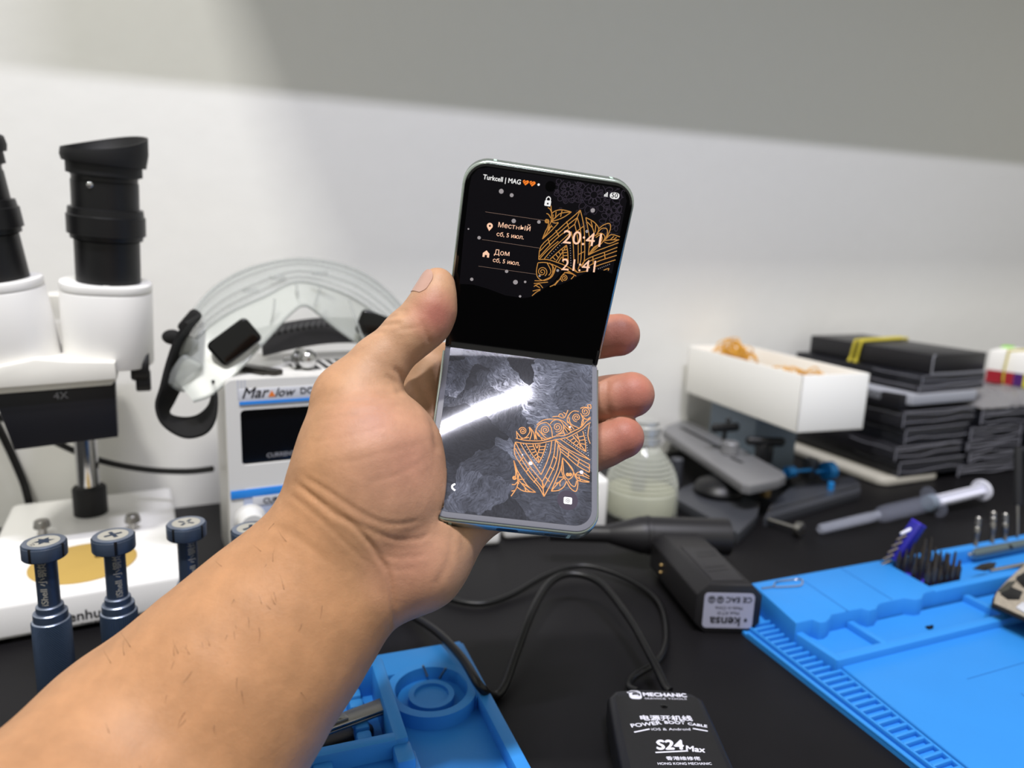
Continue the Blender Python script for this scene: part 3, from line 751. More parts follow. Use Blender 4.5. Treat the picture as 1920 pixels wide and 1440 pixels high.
UP = [[(385, 290), (440, 250), (520, 235), (600, 250), (655, 265)], [(655, 265), (560, 330), (470, 370), (390, 390)], [(390, 385), (450, 330), (520, 280), (655, 265)], [(440, 350), (450, 260)], [(510, 330), (530, 245)], [(400, 380), (410, 300)],
[(340, 205), (370, 230), (390, 280), (385, 340), (380, 400), (350, 470), (330, 540), (265, 630)], [(380, 180), (385, 240), (395, 300)], [(320, 285), (350, 300), (375, 345)], [(265, 630), (300, 540), (335, 470), (350, 410), (345, 365)], [(265, 630), (340, 560), (400, 500), (480, 410), (440, 415), (385, 395)], [(330, 545), (365, 465), (405, 468)], [(350, 520), (390, 440)],
[(215, 905), (245, 730), (400, 580), (560, 430), (700, 310), (775, 240)], [(235, 790), (350, 670), (480, 555), (620, 430), (735, 340)], [(225, 870), (340, 740), (460, 620), (590, 515), (700, 430)], [(230, 895), (345, 770), (480, 660)], [(290, 895), (380, 790), (480, 690), (570, 610), (655, 530)], [(775, 240), (735, 340), (700, 430)],
[(775, 240), (810, 380), (832, 560), (832, 900), (790, 1000)], [(735, 340), (770, 470), (787, 620), (785, 900), (745, 1040)], [(700, 430), (730, 560), (747, 700), (745, 960)], [(655, 530), (680, 700), (690, 920), (700, 1050)],
[(340, 620), (370, 720)], [(445, 510), (490, 600)], [(590, 390), (620, 480)], [(725, 530), (815, 460)], [(745, 840), (828, 800)], [(790, 700), (835, 690)],
[(370, 900), (480, 800), (590, 710)], [(590, 710), (605, 800), (612, 930)], [(450, 930), (540, 800), (590, 710)], [(540, 800), (550, 945)], [(480, 940), (530, 870), (545, 940)], [(400, 870), (440, 910)], [(440, 830), (480, 880)], [(480, 795), (510, 840)], [(520, 760), (545, 800)], [(545, 815), (605, 810)], [(550, 855), (608, 850)], [(550, 900), (610, 895)], [(560, 780), (600, 770)],
[(850, 340), (880, 500), (900, 640), (885, 845)], [(850, 340), (960, 400), (1025, 490), (985, 585)], [(870, 400), (940, 480), (970, 590)], [(985, 430), (975, 540)], [(920, 390), (940, 470)], [(1025, 490), (1090, 440), (1170, 420), (1180, 500), (1130, 610)], [(1000, 560), (1060, 490), (1130, 490), (1140, 560), (1105, 645)], [(885, 845), (960, 740), (1040, 700), (1110, 640), (1190, 570), (1310, 600)], [(1110, 650), (1190, 640), (1300, 640)], [(1180, 640), (1230, 590)], [(1220, 640), (1265, 605)], [(1100, 670), (1170, 690), (1290, 640)], [(885, 845), (1000, 790), (1130, 740), (1290, 680)], [(965, 590), (1050, 550), (1105, 590), (1090, 650), (1020, 730), (900, 835)], [(985, 610), (1040, 575), (1070, 610), (1050, 670), (960, 760), (890, 830)], [(890, 700), (960, 600)], [(890, 760), (930, 690)],
[(780, 1000), (850, 910), (980, 850), (1120, 800), (1275, 740)], [(800, 1010), (900, 930), (1020, 880), (1270, 790)], [(860, 1010), (960, 955), (1100, 900), (1265, 850)], [(950, 1010), (1060, 970), (1250, 910)], [(945, 870), (950, 960)], [(1100, 810), (1110, 890)], [(1010, 930), (1200, 870)],
[(215, 905), (330, 905), (450, 940), (580, 990), (700, 1060), (740, 1080)], [(205, 950), (300, 945), (420, 980), (540, 1040)], [(205, 950), (185, 1060), (205, 1150), (290, 1190), (400, 1130), (450, 990)], [(360, 950), (425, 1040), (350, 1170)], [(400, 965), (400, 1100), (330, 1180)], [(325, 945), (380, 1060), (350, 1120)], [(160, 1190), (260, 1190), (360, 1150)], [(150, 1230), (340, 1210)], [(135, 1330), (240, 1305)], [(150, 1270), (220, 1235), (270, 1290)], [(165, 1250), (230, 1285)], [(125, 1395), (190, 1340), (235, 1320)],
[(430, 1255), (500, 1170), (560, 1090), (640, 1080), (720, 1130)], [(365, 1272), (430, 1240), (470, 1190)], [(560, 1080), (690, 1110), (650, 1170)], [(740, 1080), (700, 1040)], [(740, 1080), (870, 1060)], [(600, 1050), (660, 1090), (720, 1130)], [(1090, 1050), (1160, 1025), (1150, 1055)]]
SPU = [(325, 385, 30, 0, 1), (262, 1070, 68, 1, -1), (560, 1155, 52, 2, 1)]
m = MB(HU); e = .00002
for s_ in UP: m.ribbon([z5(*p) for p in s_], .00036, ZU + e)
for cx, cy, r, a, dd in SPU: m.ribbon([z5(*p) for p in spiral(cx, cy, r, 2.1, a, dd)], .00034, ZU + e)
m.build('gold_ornament', 'px_gold', UPD)
m = MB(HU); e = .00003
for (a, b, n) in (((525, 690), (340, 880), 8), ((640, 720), (650, 985), 9), ((1020, 1030), (1170, 970), 7)):
    for i in range(n): m.flat(circ(.00019, 10, *z5(a[0] + (b[0] - a[0]) * i / (n - 1), a[1] + (b[1] - a[1]) * i / (n - 1))), ZU + e)
for x, y, r in ((590, 325, 16), (662, 352, 13), (676, 530, 15), (850, 537, 12), (437, 646, 12), (363, 585, 6), (1222, 457, 15), (1182, 602, 11), (627, 878, 12), (386, 933, 12), (688, 953, 17), (755, 951, 9), (720, 1051, 9), (980, 872, 10), (855, 910, 8)):
    m.flat(circ(r * 6.1e-5, 18, *z1(x, y)), ZU + e)
m.build('falling_dots', 'px_dot', UPD)
def ptext(mb, body, a, b, size, zf, z, bold=0, tall=1):
    a, b = Vector(zf(*a)), Vector(zf(*b)); dv = b - a
    mb.text(body, size, Matrix.Translation((a.x, a.y, z)) @ Matrix.Rotation(atan2(dv.y, dv.x), 4, 'Z'), bold=bold, width=dv.length, tall=tall)
m = MB(HU); e = .00004
ptext(m, 'Turkcell | MAG', (464, 240), (722, 278), .0033, z1, ZU + e, .012, 1.1)
m.flat(circ(.0005, 14, *z1(848, 279)), ZU + e)
m.build('carrier_text', 'px_white', UPD); m = MB(HU)
for i in range(3): m.flat([z1(1300 + 9 * i, 361 + 1 * i), z1(1306 + 9 * i, 362 + i), z1(1308 + 9 * i, 346 - 7 * i), z1(1302 + 9 * i, 345 - 7 * i)], ZU + e)
m.build('signal_bars', 'px_white', UPD); m = MB(HU); m.flat(rrect(.0040, .0026, .0013, 6, *z1(1373, 356)), ZU + e)
m.build('battery_pill', 'px_white', UPD); m = MB(HU); c = z1(911, 408); m.flat(rrect(.0026, .0023, .0004, 4, *c), ZU + e); m.ribbon([(c[0] - .0008, c[1] + .001), (c[0] - .0008, c[1] + .002), (c[0], c[1] + .0027), (c[0] + .0008, c[1] + .002), (c[0] + .0008, c[1] + .001)], .0004, ZU + e)
m.build('lock_icon', 'px_white', UPD)
m = MB(HU); e = .00006
c = z1(911, 410); m.flat(circ(.0004, 10, *c), ZU + e)
c = z1(1373, 356); m.text('50', .0022, Matrix.Translation((c[0] - .0013, c[1] - .0008, ZU + e)), bold=.02, width=.0026); m.build('status_marks', 'px_dark', UPD)
m = MB(HU); e = .00004
def heart(c, r): return [(c[0] + r * .062 * 16 * sin(t) ** 3, c[1] + r * .062 * (13 * cos(t) - 5 * cos(2 * t) - 2 * cos(3 * t) - cos(4 * t))) for t in [2 * pi * i / 28 for i in range(28)]]
for x, y in ((759, 264), (805, 271)): m.flat(heart(z1(x, y), .00125), ZU + e)
hs_ = m.build('hearts', 'px_orange', UPD)
m = MB(HU)
for x, y in ((759, 264), (805, 271)):
    for k in (-6, 3): m.ribbon([z1(x - 12 + k, y + 6 + k), z1(x + 6 + k, y - 8 + k)], .0002, ZU + .00005)
m.build('heart_stripes', 'px_dark', hs_)
m = MB(HU); e = .00004
ptext(m, 'Мест', (568, 572), (684, 586.5), .0034, z1, ZU + e, .003); ptext(m, 'Н', (691, 587.5), (713, 590.5), .0034, z1, ZU + e, .003, .8); ptext(m, 'ый', (721, 591), (789, 599.7), .0034, z1, ZU + e, .003)
ptext(m, 'сб, 5 июл.', (557, 633), (744, 657), .0027, z1, ZU + e, .006)
ptext(m, 'Дом', (540, 762), (645, 772), .0034, z1, ZU + e, .004)
ptext(m, 'сб, 5 июл.', (531, 812), (716, 838), .0027, z1, ZU + e, .006)
ptext(m, '20:41', (1012, 682), (1272, 708), .0060, z1, ZU + .00008, .006)
ptext(m, '21:41', (1003, 868), (1235, 884), .0056, z1, ZU + .00008, .006)
c = z1(511, 564); m.ring(circ(.00125, 18, *c), circ(.00045, 18, *c), ZU, ZU + e); m.flat([(c[0] - .0012, c[1] - .0004), (c[0], c[1] - .0022), (c[0] + .0012, c[1] - .0004), (c[0] + .0005, c[1] - .0007), (c[0] - .0005, c[1] - .0007)], ZU + e)
c = z1(485, 760); m.flat([(c[0] - .0014, c[1] - .0013), (c[0] - .0005, c[1] - .0013), (c[0] - .0005, c[1] - .0003), (c[0] + .0005, c[1] - .0003), (c[0] + .0005, c[1] - .0013), (c[0] + .0014, c[1] - .0013), (c[0] + .0014, c[1] + .0004), (c[0], c[1] + .0017), (c[0] - .0014, c[1] + .0004)], ZU + e)
m.build('clock_text', 'px_peach', UPD)
m = MB(HU); e = .00003
for a, b in (((480, 467), (890, 527)), ((457, 658), (857, 718)), ((432, 842), (830, 898))): m.ribbon([z1(*a), z1(*b)], .00012, ZU + e)
m.build('rule_lines', 'px_line', UPD)
# ---- the lower display
LO = [[(250, 570), (350, 595), (480, 605), (600, 600), (700, 570), (760, 545), (880, 535), (990, 480), (1090, 430), (1150, 360), (1210, 320)], [(250, 620), (380, 640), (520, 640), (640, 620), (760, 590), (900, 565), (1010, 510), (1110, 450), (1160, 400), (1210, 370)],
[(500, 580), (510, 460), (560, 390), (640, 370), (690, 410), (712, 470), (720, 560)], [(690, 390), (740, 340), (810, 340), (860, 400), (850, 480), (770, 530)], [(520, 400), (600, 340), (720, 325), (830, 340), (900, 390), (950, 470)], [(920, 380), (910, 320), (950, 250), (1000, 220), (1060, 230)], [(930, 300), (960, 390), (1060, 440)], [(1080, 190), (1120, 172), (1190, 180)], [(1212, 140), (1168, 150), (1212, 195), (1212, 140)], [(510, 470), (540, 540), (640, 590)], [(500, 500), (520, 590)], [(530, 500), (590, 595)], [(545, 470), (640, 570), (700, 560)], [(495, 590), (480, 500), (425, 425)], [(425, 425), (455, 500), (430, 590)], [(300, 585), (380, 560), (430, 490), (420, 430)], [(260, 480), (270, 570)], [(270, 500), (330, 570), (420, 560)], [(860, 400), (930, 460), (960, 490)], [(870, 430), (915, 500)], [(860, 470), (880, 530)], [(780, 525), (870, 500)], [(910, 400), (970, 470)], [(915, 350), (1000, 460)], [(1070, 440), (1120, 360), (1090, 270)], [(1090, 430), (1110, 330), (1180, 330)], [(1080, 250), (1150, 330), (1210, 300)],
[(720, 297), (790, 290), (870, 310), (920, 210)], [(800, 290), (815, 260), (850, 265), (860, 300)], [(860, 240), (890, 260)],
[(245, 620), (235, 770), (330, 930), (440, 1080), (540, 1190), (612, 1320)], [(250, 630), (340, 800), (450, 960), (590, 1130), (600, 1220)], [(242, 700), (360, 900), (470, 1060), (600, 1220)], [(310, 640), (400, 790), (500, 930), (575, 1040)], [(575, 1040), (640, 900), (690, 760), (712, 610)], [(590, 1130), (680, 960), (740, 780), (760, 600)], [(600, 1220), (700, 1030), (770, 860), (795, 660)], [(612, 1320), (720, 1120), (790, 950), (825, 740)], [(612, 1320), (600, 1220), (590, 1130)], [(760, 590), (800, 660), (825, 740)],
[(300, 870), (340, 820)], [(380, 1010), (425, 950)], [(480, 1140), (525, 1080)], [(730, 790), (780, 850)], [(685, 935), (745, 980)], [(630, 1070), (685, 1130)],
[(380, 645), (460, 780), (545, 890)], [(545, 890), (600, 780), (640, 640)], [(470, 650), (530, 770), (560, 650)], [(500, 650), (523, 700), (540, 650)], [(530, 770), (545, 890)], [(415, 680), (480, 675)], [(440, 720), (500, 710)], [(460, 760), (515, 740)], [(490, 800), (525, 770)], [(560, 680), (630, 675)], [(555, 720), (615, 715)], [(545, 755), (600, 760)], [(510, 840), (535, 800)], [(575, 830), (540, 800)],
[(770, 600), (900, 700), (1050, 780), (1205, 850)], [(800, 660), (930, 740), (1070, 840), (1200, 910)], [(825, 740), (920, 820), (1050, 930), (1195, 1010)], [(815, 700), (930, 785), (1060, 880), (1195, 960)], [(1195, 905), (1195, 1010)], [(930, 740), (920, 815)], [(1065, 830), (1045, 920)],
[(900, 570), (1030, 670), (1150, 745)], [(1150, 745), (1140, 600), (1110, 480)], [(980, 540), (1070, 640), (1035, 510)], [(1010, 530), (1050, 580)], [(1070, 640), (1150, 745)], [(950, 600), (1000, 570)], [(990, 635), (1030, 600)], [(1030, 665), (1060, 640)], [(1060, 555), (1130, 540)], [(1070, 600), (1135, 590)], [(1080, 690), (1070, 650)], [(1080, 640), (1140, 650)], [(1195, 395), (1175, 540), (1205, 640)], [(820, 580), (980, 690), (1190, 840)],
[(850, 820), (830, 960), (770, 1100), (705, 1250)], [(705, 1250), (800, 1240), (870, 1190), (900, 1120)], [(850, 820), (920, 900), (990, 1000), (1010, 1060)], [(850, 820), (860, 950), (870, 1040), (920, 1100), (980, 1060), (985, 980), (920, 890), (850, 820)], [(850, 820), (840, 1000), (890, 1110)], [(705, 1250), (800, 1140), (870, 1080)], [(760, 1150), (830, 1130)], [(800, 1070), (860, 1070)], [(820, 1190), (810, 1130)], [(900, 1120), (950, 1210), (1020, 1255), (1045, 1180), (1040, 1110), (1010, 1060)], [(920, 1110), (960, 1170), (1010, 1190), (1030, 1120)], [(1010, 1040), (1080, 1000), (1195, 1065)], [(1010, 1040), (1100, 1050), (1195, 1090)], [(1040, 1110), (1110, 1130), (1195, 1135)], [(1010, 1040), (1060, 1090), (1195, 1130)], [(1080, 1000), (1120, 1050)], [(1060, 1060), (1080, 1120)],
[(225, 855), (260, 960), (290, 1020), (400, 1180), (505, 1265)], [(225, 855), (262, 1000), (275, 1100), (265, 1200), (190, 1315)], [(290, 1110), (340, 1170), (420, 1250), (505, 1265)], [(270, 1200), (350, 1250), (505, 1265)], [(290, 1030), (280, 1110), (290, 1160)], [(290, 1100), (360, 1100)], [(330, 1150), (400, 1190), (505, 1265)], [(360, 1180), (380, 1250)], [(200, 1165), (240, 1165), (270, 1130)], [(195, 1250), (240, 1240), (265, 1200)], [(225, 860), (250, 1000), (245, 1080)]]
m = MB(HL); e = .00002
for s_ in LO: m.ribbon([z6(*p) for p in s_], .00037, ZL + e)
for cx, cy, r, a, dd in ((340, 478, 50, 3.4, 1), (630, 465, 60, 1.5, 1), (785, 430, 62, 2, -1), (1030, 305, 55, 1.5, 1), (1142, 228, 60, 2, -1), (232, 1078, 26, 0, 1), (915, 1035, 22, 0, 1), (950, 1035, 22, 3, -1)): m.ribbon([z6(*p) for p in spiral(cx, cy, r, 2.1, a, dd)], .00034, ZL + e)
m.build('copper_ornament', 'px_copper', LOWD)
m = MB(HL)
for (a, b, n) in (((350, 650), (555, 950), 10), ((665, 650), (560, 950), 10), ((880, 590), (1180, 795), 12), ((1140, 470), (1180, 790), 11)):
    for i in range(n): m.flat(circ(.00016, 10, *z6(a[0] + (b[0] - a[0]) * i / (n - 1), a[1] + (b[1] - a[1]) * i / (n - 1))), ZL + e)
for x, y, r in ((440, 893, 26), (1093, 1008, 26), (945, 427, 15), (335, 785, 10)): m.flat(circ(r * 3.2e-5, 16, *z6(x, y)), ZL + .00003)
m.build('falling_dots', 'px_dot', LOWD)
c = z6(915, 1365)
m = MB(HL); m.flat(circ(.0043, 30, *c), ZL + .00001); c2 = scr(848, 915, 0); m.build('icon_disc', 'px_motif', LOWD)
m = MB(HL); c = z6(918, 1372); m.flat(rrect(.0034, .0029, .0005, 4, *c), ZL + .00004)
a = [scr(853, 909, 0), scr(848, 912, 0), scr(848, 917, 0), scr(853, 921, 0)]; m.ribbon(a, .0007, ZL + .00004); m.build('shortcut_icons', 'px_white', LOWD)
m = MB(HL); m.ring(circ(.0009, 18, *c), circ(.0006, 18, *c), ZL, ZL + .00006); m.flat(circ(.0003, 10, *c), ZL + .00006); m.build('icon_marks', 'px_dark', LOWD)
m = MB(HU); m.flat(circ(.00215, 26, *scr(1032, 349, 1)), ZU + .00005); m.build('camera_hole', 'phone_bezel', UPD)

# ------------------------------------------------------------------ forearm and hand
def cone(X, a, b, ra, rb):
    """signed distance to a round cone"""
    ba = b - a; l2 = ba @ ba
    t = np.clip(((X - a) @ ba) / l2, 0, 1)
    return np.linalg.norm(X - a - t[:, None] * ba, axis=1) - (ra + (rb - ra) * t)
def smin(a, b, k):
    h = np.clip(.5 + .5 * (b - a) / k, 0, 1)
    return b + (a - b) * h - k * h * (1 - h)
def V(x, y, d): return np.array(P(x, y, d))
perp = np.array(R * .747 - U * .665)
arm = []
for (x, y, d, hw, rt) in ((-190, 2010, .178, .052, .036), (60, 1730, .215, .050, .036), (308, 1431, .262, .0450, .033), (459, 1252, .273, .0360, .027), (557, 1142, .281, .0310, .0222), (632, 1061, .285, .0302, .0198)):
    arm.append((V(x, y, d), hw, rt))
palm = []
for (a, ha, ra), (b, hb, rb) in zip(arm, arm[1:]):
    palm.append((a + perp * (ha - ra), b + perp * (hb - rb), ra, rb, .02))
    palm.append((a - perp * (ha - ra), b - perp * (hb - rb), ra, rb, .02))
def seg(l, k, pts):
    for p, q in zip(pts, pts[1:]): l.append((V(*p[:3]), V(*q[:3]), p[3], q[3], k))
seg(palm, .014, [(612, 1018, .284, .0200), (672, 930, .287, .0245), (688, 850, .288, .0250), (662, 747, .291, .0145)])
seg(palm, .012, [(690, 1000, .290, .0190), (740, 930, .289, .0185), (735, 840, .290, .0165)])
seg(palm, .014, [(660, 1010, .292, .0165), (765, 820, .325, .0140), (812, 700, .340, .0125)])
seg(palm, .012, [(665, 1030, .293, .0175), (840, 790, .330, .0125)])
seg(palm, .012, [(690, 1060, .293, .0175), (880, 880, .320, .0120)])
seg(palm, .012, [(692, 1076, .291, .0180), (785, 1050, .293, .0182), (895, 950, .304, .0120)])
seg(palm, .012, [(760, 850, .318, .0120), (800, 720, .336, .0115)])
fingers = []
def finger(pts):
    l = []; seg(l, .004, pts); fingers.append(l)
finger([(662, 747, .291, .0145), (710, 683, .294, .0112), (768, 626, .2965, .0103), (809, 578, .2985, .0090), (818, 545, .2995, .0076), (821, 531, .300, .0064)])
fingers[-1] += [(V(809, 585, .298), V(806, 606, .2975), .0088, .0088, .006)]
finger([(812, 698, .340, .0125), (945, 668, .347, .0106), (1065, 642, .345, .0102), (1120, 632, .344, .0098), (1160, 628, .342, .0103)])
finger([(840, 790, .330, .0125), (985, 770, .341, .0108), (1095, 752, .3405, .0104), (1142, 746, .3385, .0100), (1184, 740, .336, .0109)])
finger([(880, 880, .320, .0120), (995, 880, .334, .0104), (1085, 856, .336, .0100), (1130, 836, .335, .0097), (1168, 820, .3335, .0100)])
finger([(895, 950, .304, .0120), (985, 942, .318, .0092), (1045, 917, .323, .0084), (1080, 890, .323, .0078)])
HS = .00105
allp = [q for l in [palm] + fingers for (a, b, ra, rb, k) in l for q in (a - max(ra, rb), a + max(ra, rb), b - max(ra, rb), b + max(ra, rb))]
lo = np.min(allp, 0) - .006; hi = np.max(allp, 0) + .006
shape = np.ceil((hi - lo) / HS).astype(int) + 1
def coarse_mask(step):
    # only evaluate near the surface: blocks of step^3 cells
    pass
def field(X):
    d = np.full(len(X), 1.)
    for (a, b, ra, rb, k) in palm: d = smin(d, cone(X, a, b, ra, rb), k)
    f = np.full(len(X), 1.)
    for i, l in enumerate(fingers):
        g = np.full(len(X), 1.)
        for (a, b, ra, rb, k) in l: g = smin(g, cone(X, a, b, ra, rb), k)
        f = smin(f, g, .0016)
    d = smin(d, f, .007)
    # the phone presses into the skin
    for up in (True, False):
        M = np.array((HU if up else HL).inverted()); Y = X @ M[:3, :3].T + M[:3, 3]
        c = np.abs(Y - np.array([0, PL / 2, -PT / 2 + .0004])) - np.array([PW / 2 + .0002, PL / 2 + (.0002), PT / 2 + .0008]) + .002
        b = np.linalg.norm(np.maximum(c, 0), axis=1) + np.minimum(c.max(1), 0) - .002
        d = np.maximum(d, -b)
    q0 = np.array(PO); ax = np.array(PM @ Vector((1, 0, 0)))
    hc_ = q0 + np.array(PM @ Vector((0, -.0012, -.0035)))
    dd = X - hc_; r_ = np.linalg.norm(dd - (dd @ ax)[:, None] * ax, axis=1) - .0039
    r_ = np.maximum(r_, np.abs(dd @ ax) - PW / 2)
    return np.maximum(d, -r_)
B_ = 8
nb = np.ceil((shape - 1) / B_).astype(int); shape = nb * B_ + 1
fld = np.full(shape, 1., dtype=np.float32)
cen = np.stack(np.meshgrid(*[np.arange(n) for n in nb], indexing='ij'), -1).reshape(-1, 3)
cd = field(lo + (cen + .5) * B_ * HS)
live = cen[np.abs(cd) < B_ * HS * 1.35]
deep = cen[cd < -B_ * HS * 1.35]
for c in deep: fld[c[0] * B_:c[0] * B_ + B_ + 1, c[1] * B_:c[1] * B_ + B_ + 1, c[2] * B_:c[2] * B_ + B_ + 1] = -1
loc = np.stack(np.meshgrid(*[np.arange(B_ + 1)] * 3, indexing='ij'), -1).reshape(-1, 3)
for s0 in range(0, len(live), 400):
    ch = live[s0:s0 + 400]
    idx = (ch[:, None, :] * B_ + loc[None]).reshape(-1, 3)
    fld[idx[:, 0], idx[:, 1], idx[:, 2]] = field(lo + idx * HS)
# surface nets
ins = fld < 0
cs = tuple(n - 1 for n in shape)
cnt = np.zeros(cs, np.int8)
for i in (0, 1):
    for j in (0, 1):
        for k in (0, 1): cnt += ins[i:cs[0] + i, j:cs[1] + j, k:cs[2] + k]
act = np.argwhere((cnt > 0) & (cnt < 8))
vid = -np.ones(cs, np.int32); vid[tuple(act.T)] = np.arange(len(act))
acc = np.zeros((len(act), 3)); num = np.zeros(len(act))
corners = [(i, j, k) for i in (0, 1) for j in (0, 1) for k in (0, 1)]
for a in corners:
    for ax_ in range(3):
        if a[ax_]: continue
        b = list(a); b[ax_] = 1
        fa = fld[tuple((act + a).T)]; fb = fld[tuple((act + b).T)]
        cr_ = (fa < 0) != (fb < 0); t = np.where(cr_, fa / np.where(cr_, fa - fb, 1), 0)
        p = np.array(a, float)[None].repeat(len(act), 0); p[:, ax_] += t
        acc += p * cr_[:, None]; num += cr_
vx = lo + (act + acc / num[:, None]) * HS
quads = []
for ax_ in range(3):
    o1, o2 = (ax_ + 1) % 3, (ax_ + 2) % 3
    sl = [slice(1, n - 1) for n in shape]; A = [slice(1, n - 1) for n in shape]; A[ax_] = slice(0, shape[ax_] - 1); Bn = list(A); Bn[ax_] = slice(1, shape[ax_])
    fa, fb = ins[tuple(A)], ins[tuple(Bn)]
    e_ = np.argwhere(fa != fb); s_ = fa[tuple(e_.T)]
    e_ = e_ + np.array([0 if i == ax_ else 1 for i in range(3)])
    d1_ = np.zeros(3, int); d1_[o1] = 1; d2_ = np.zeros(3, int); d2_[o2] = 1
    q = np.stack([vid[tuple(e_.T)], vid[tuple((e_ - d1_).T)], vid[tuple((e_ - d1_ - d2_).T)], vid[tuple((e_ - d2_).T)]], 1)
    q[~s_] = q[~s_][:, ::-1]; quads.append(q)
quads = np.concatenate(quads)
me = bpy.data.meshes.new('hand')
me.from_pydata(vx.tolist(), [], quads.tolist())
me.update()
bmh = bmesh.new(); bmh.from_mesh(me)
for _ in range(3): bmesh.ops.smooth_vert(bmh, verts=bmh.verts, factor=.5, use_axis_x=True, use_axis_y=True, use_axis_z=True)
bmesh.ops.recalc_face_normals(bmh, faces=bmh.faces)
bmh.to_mesh(me); bmh.free()
nv = len(me.vertices)
co_ = np.empty(nv * 3); me.vertices.foreach_get('co', co_); co_ = co_.reshape(-1, 3)
nr = np.empty(nv * 3); me.vertex_normals.foreach_get('vector', nr); nr = nr.reshape(-1, 3)
rel = co_ - np.array(CAM); dp = rel @ np.array(F)
sx = 960 + FPX * (rel @ np.array(R)) / dp; sy = 720 - FPX * (rel @ np.array(U)) / dp
facing = (nr * -rel).sum(1) / np.linalg.norm(rel, axis=1)
# skin folds (traced on the palm side)
folds = [([(553, 905), (587, 931), (624, 962), (663, 986), (694, 1020), (720, 1060), (732, 1090), (739, 1164), (738, 1180)], 4.6, .00095),
 ([(570, 893), (617, 922), (663, 953), (709, 977), (746, 983), (790, 975)], 4.4, .0005), ([(600, 935), (651, 971), (694, 995), (740, 1011), (785, 1011), (806, 1000)], 4.2, .00045),
 ([(680, 1000), (720, 1040), (760, 1045), (800, 1040)], 4, .00022), ([(700, 1040), (740, 1068), (780, 1066)], 4, .00022), ([(540, 925), (590, 965), (640, 1010), (690, 1060)], 4.5, .0003),
 ([(505, 985), (560, 1010), (620, 1060)], 8, .0003), ([(780, 705), (800, 745), (815, 800), (822, 850)], 7, .0010),
 ([(738, 690), (752, 706), (763, 736), (778, 745)], 5, .0008), ([(722, 705), (740, 718), (752, 742)], 4.5, .0006), ([(700, 738), (735, 738), (765, 732)], 5, .0005),
 ([(788, 600), (797, 622), (806, 645)], 4.5, .00045), ([(742, 618), (768, 616), (790, 612)], 4, .00025), ([(713, 596), (738, 592), (760, 590)], 4.5, .0008), ([(724, 580), (748, 582), (764, 584)], 4.5, .0007), ([(705, 612), (730, 608), (752, 606)], 4.5, .0006), ([(697, 624), (722, 622)], 4.5, .0005),
 ([(590, 790), (640, 782), (700, 770), (762, 760)], 4.5, .00018), ([(582, 830), (650, 818), (730, 800)], 4.5, .00014), ([(600, 760), (660, 752), (720, 752)], 4.5, .00018), ([(640, 870), (720, 850), (800, 830)], 5, .00012), ([(690, 905), (745, 890), (800, 860)], 5, .00014),
 ([(1139, 712), (1136, 745), (1142, 778)], 6, .0009), ([(1128, 600), (1126, 640)], 6, .0006), ([(850, 985), (842, 1050), (815, 1100)], 7, .0004), ([(870, 985), (866, 1040)], 7, .0004)]
disp = np.zeros(nv)
vis = np.clip(facing * 3, 0, 1)
for pts, wd, dep in folds:
    pts = np.array([tuple(p) for p in crom([Vector((a, b, 0)) for a, b in pts], 5)])[:, :2]
    box_ = (sx > pts[:, 0].min() - 30) & (sx < pts[:, 0].max() + 30) & (sy > pts[:, 1].min() - 30) & (sy < pts[:, 1].max() + 30) & (facing > .02) & (dp < .36)
    ii = np.where(box_)[0]
    if not len(ii): continue
    q = np.stack([sx[ii], sy[ii]], 1); best = np.full(len(ii), 1e9); lf = np.zeros(len(ii)); n_ = len(pts) - 1
    for s_ in range(n_):
        a, b = pts[s_], pts[s_ + 1]; ab = b - a; t = np.clip(((q - a) @ ab) / max(1e-9, ab @ ab), 0, 1)
        d = np.linalg.norm(q - a - t[:, None] * ab, axis=1); u = d < best; best = np.where(u, d, best); lf = np.where(u, (s_ + t) / n_, lf)
    fade = np.clip(np.minimum(lf, 1 - lf) * 8 + .15, 0, 1)
    disp[ii] += .68 * dep * fade * (-np.exp(-(best / wd) ** 2) + .30 * np.exp(-((best - wd * 2.2) / (wd * 1.2)) ** 2)) * vis[ii]
co_ += nr * disp[:, None]
me.vertices.foreach_set('co', co_.ravel())
# colour of the skin: tan on the forearm and the back, pinker on the palm and the finger pads
wr = np.array(P(650, 1050, .27)); axis_ = np.array(P(800, 850, .30)) - np.array(P(400, 1330, .25)); axis_ /= np.linalg.norm(axis_)
pal = np.clip((co_ - wr) @ axis_ / .035 + .35, 0, 1)
tips = np.zeros(nv)
for (x, y, d, r_) in ((1165, 630, .334, .020), (1190, 742, .327, .021), (1178, 825, .327, .022), (818, 590, .289, .011)):
    tips = np.maximum(tips, np.clip(1.25 - np.linalg.norm(co_ - V(x, y, d), axis=1) / r_, 0, 1))
pad = np.zeros(nv)
for (x, y, d, r_) in ((765, 860, .268, .030), (770, 1050, .275, .022), (700, 800, .268, .020)):
    pad = np.maximum(pad, np.clip(1.1 - np.linalg.norm(co_ - V(x, y, d), axis=1) / r_, 0, 1))
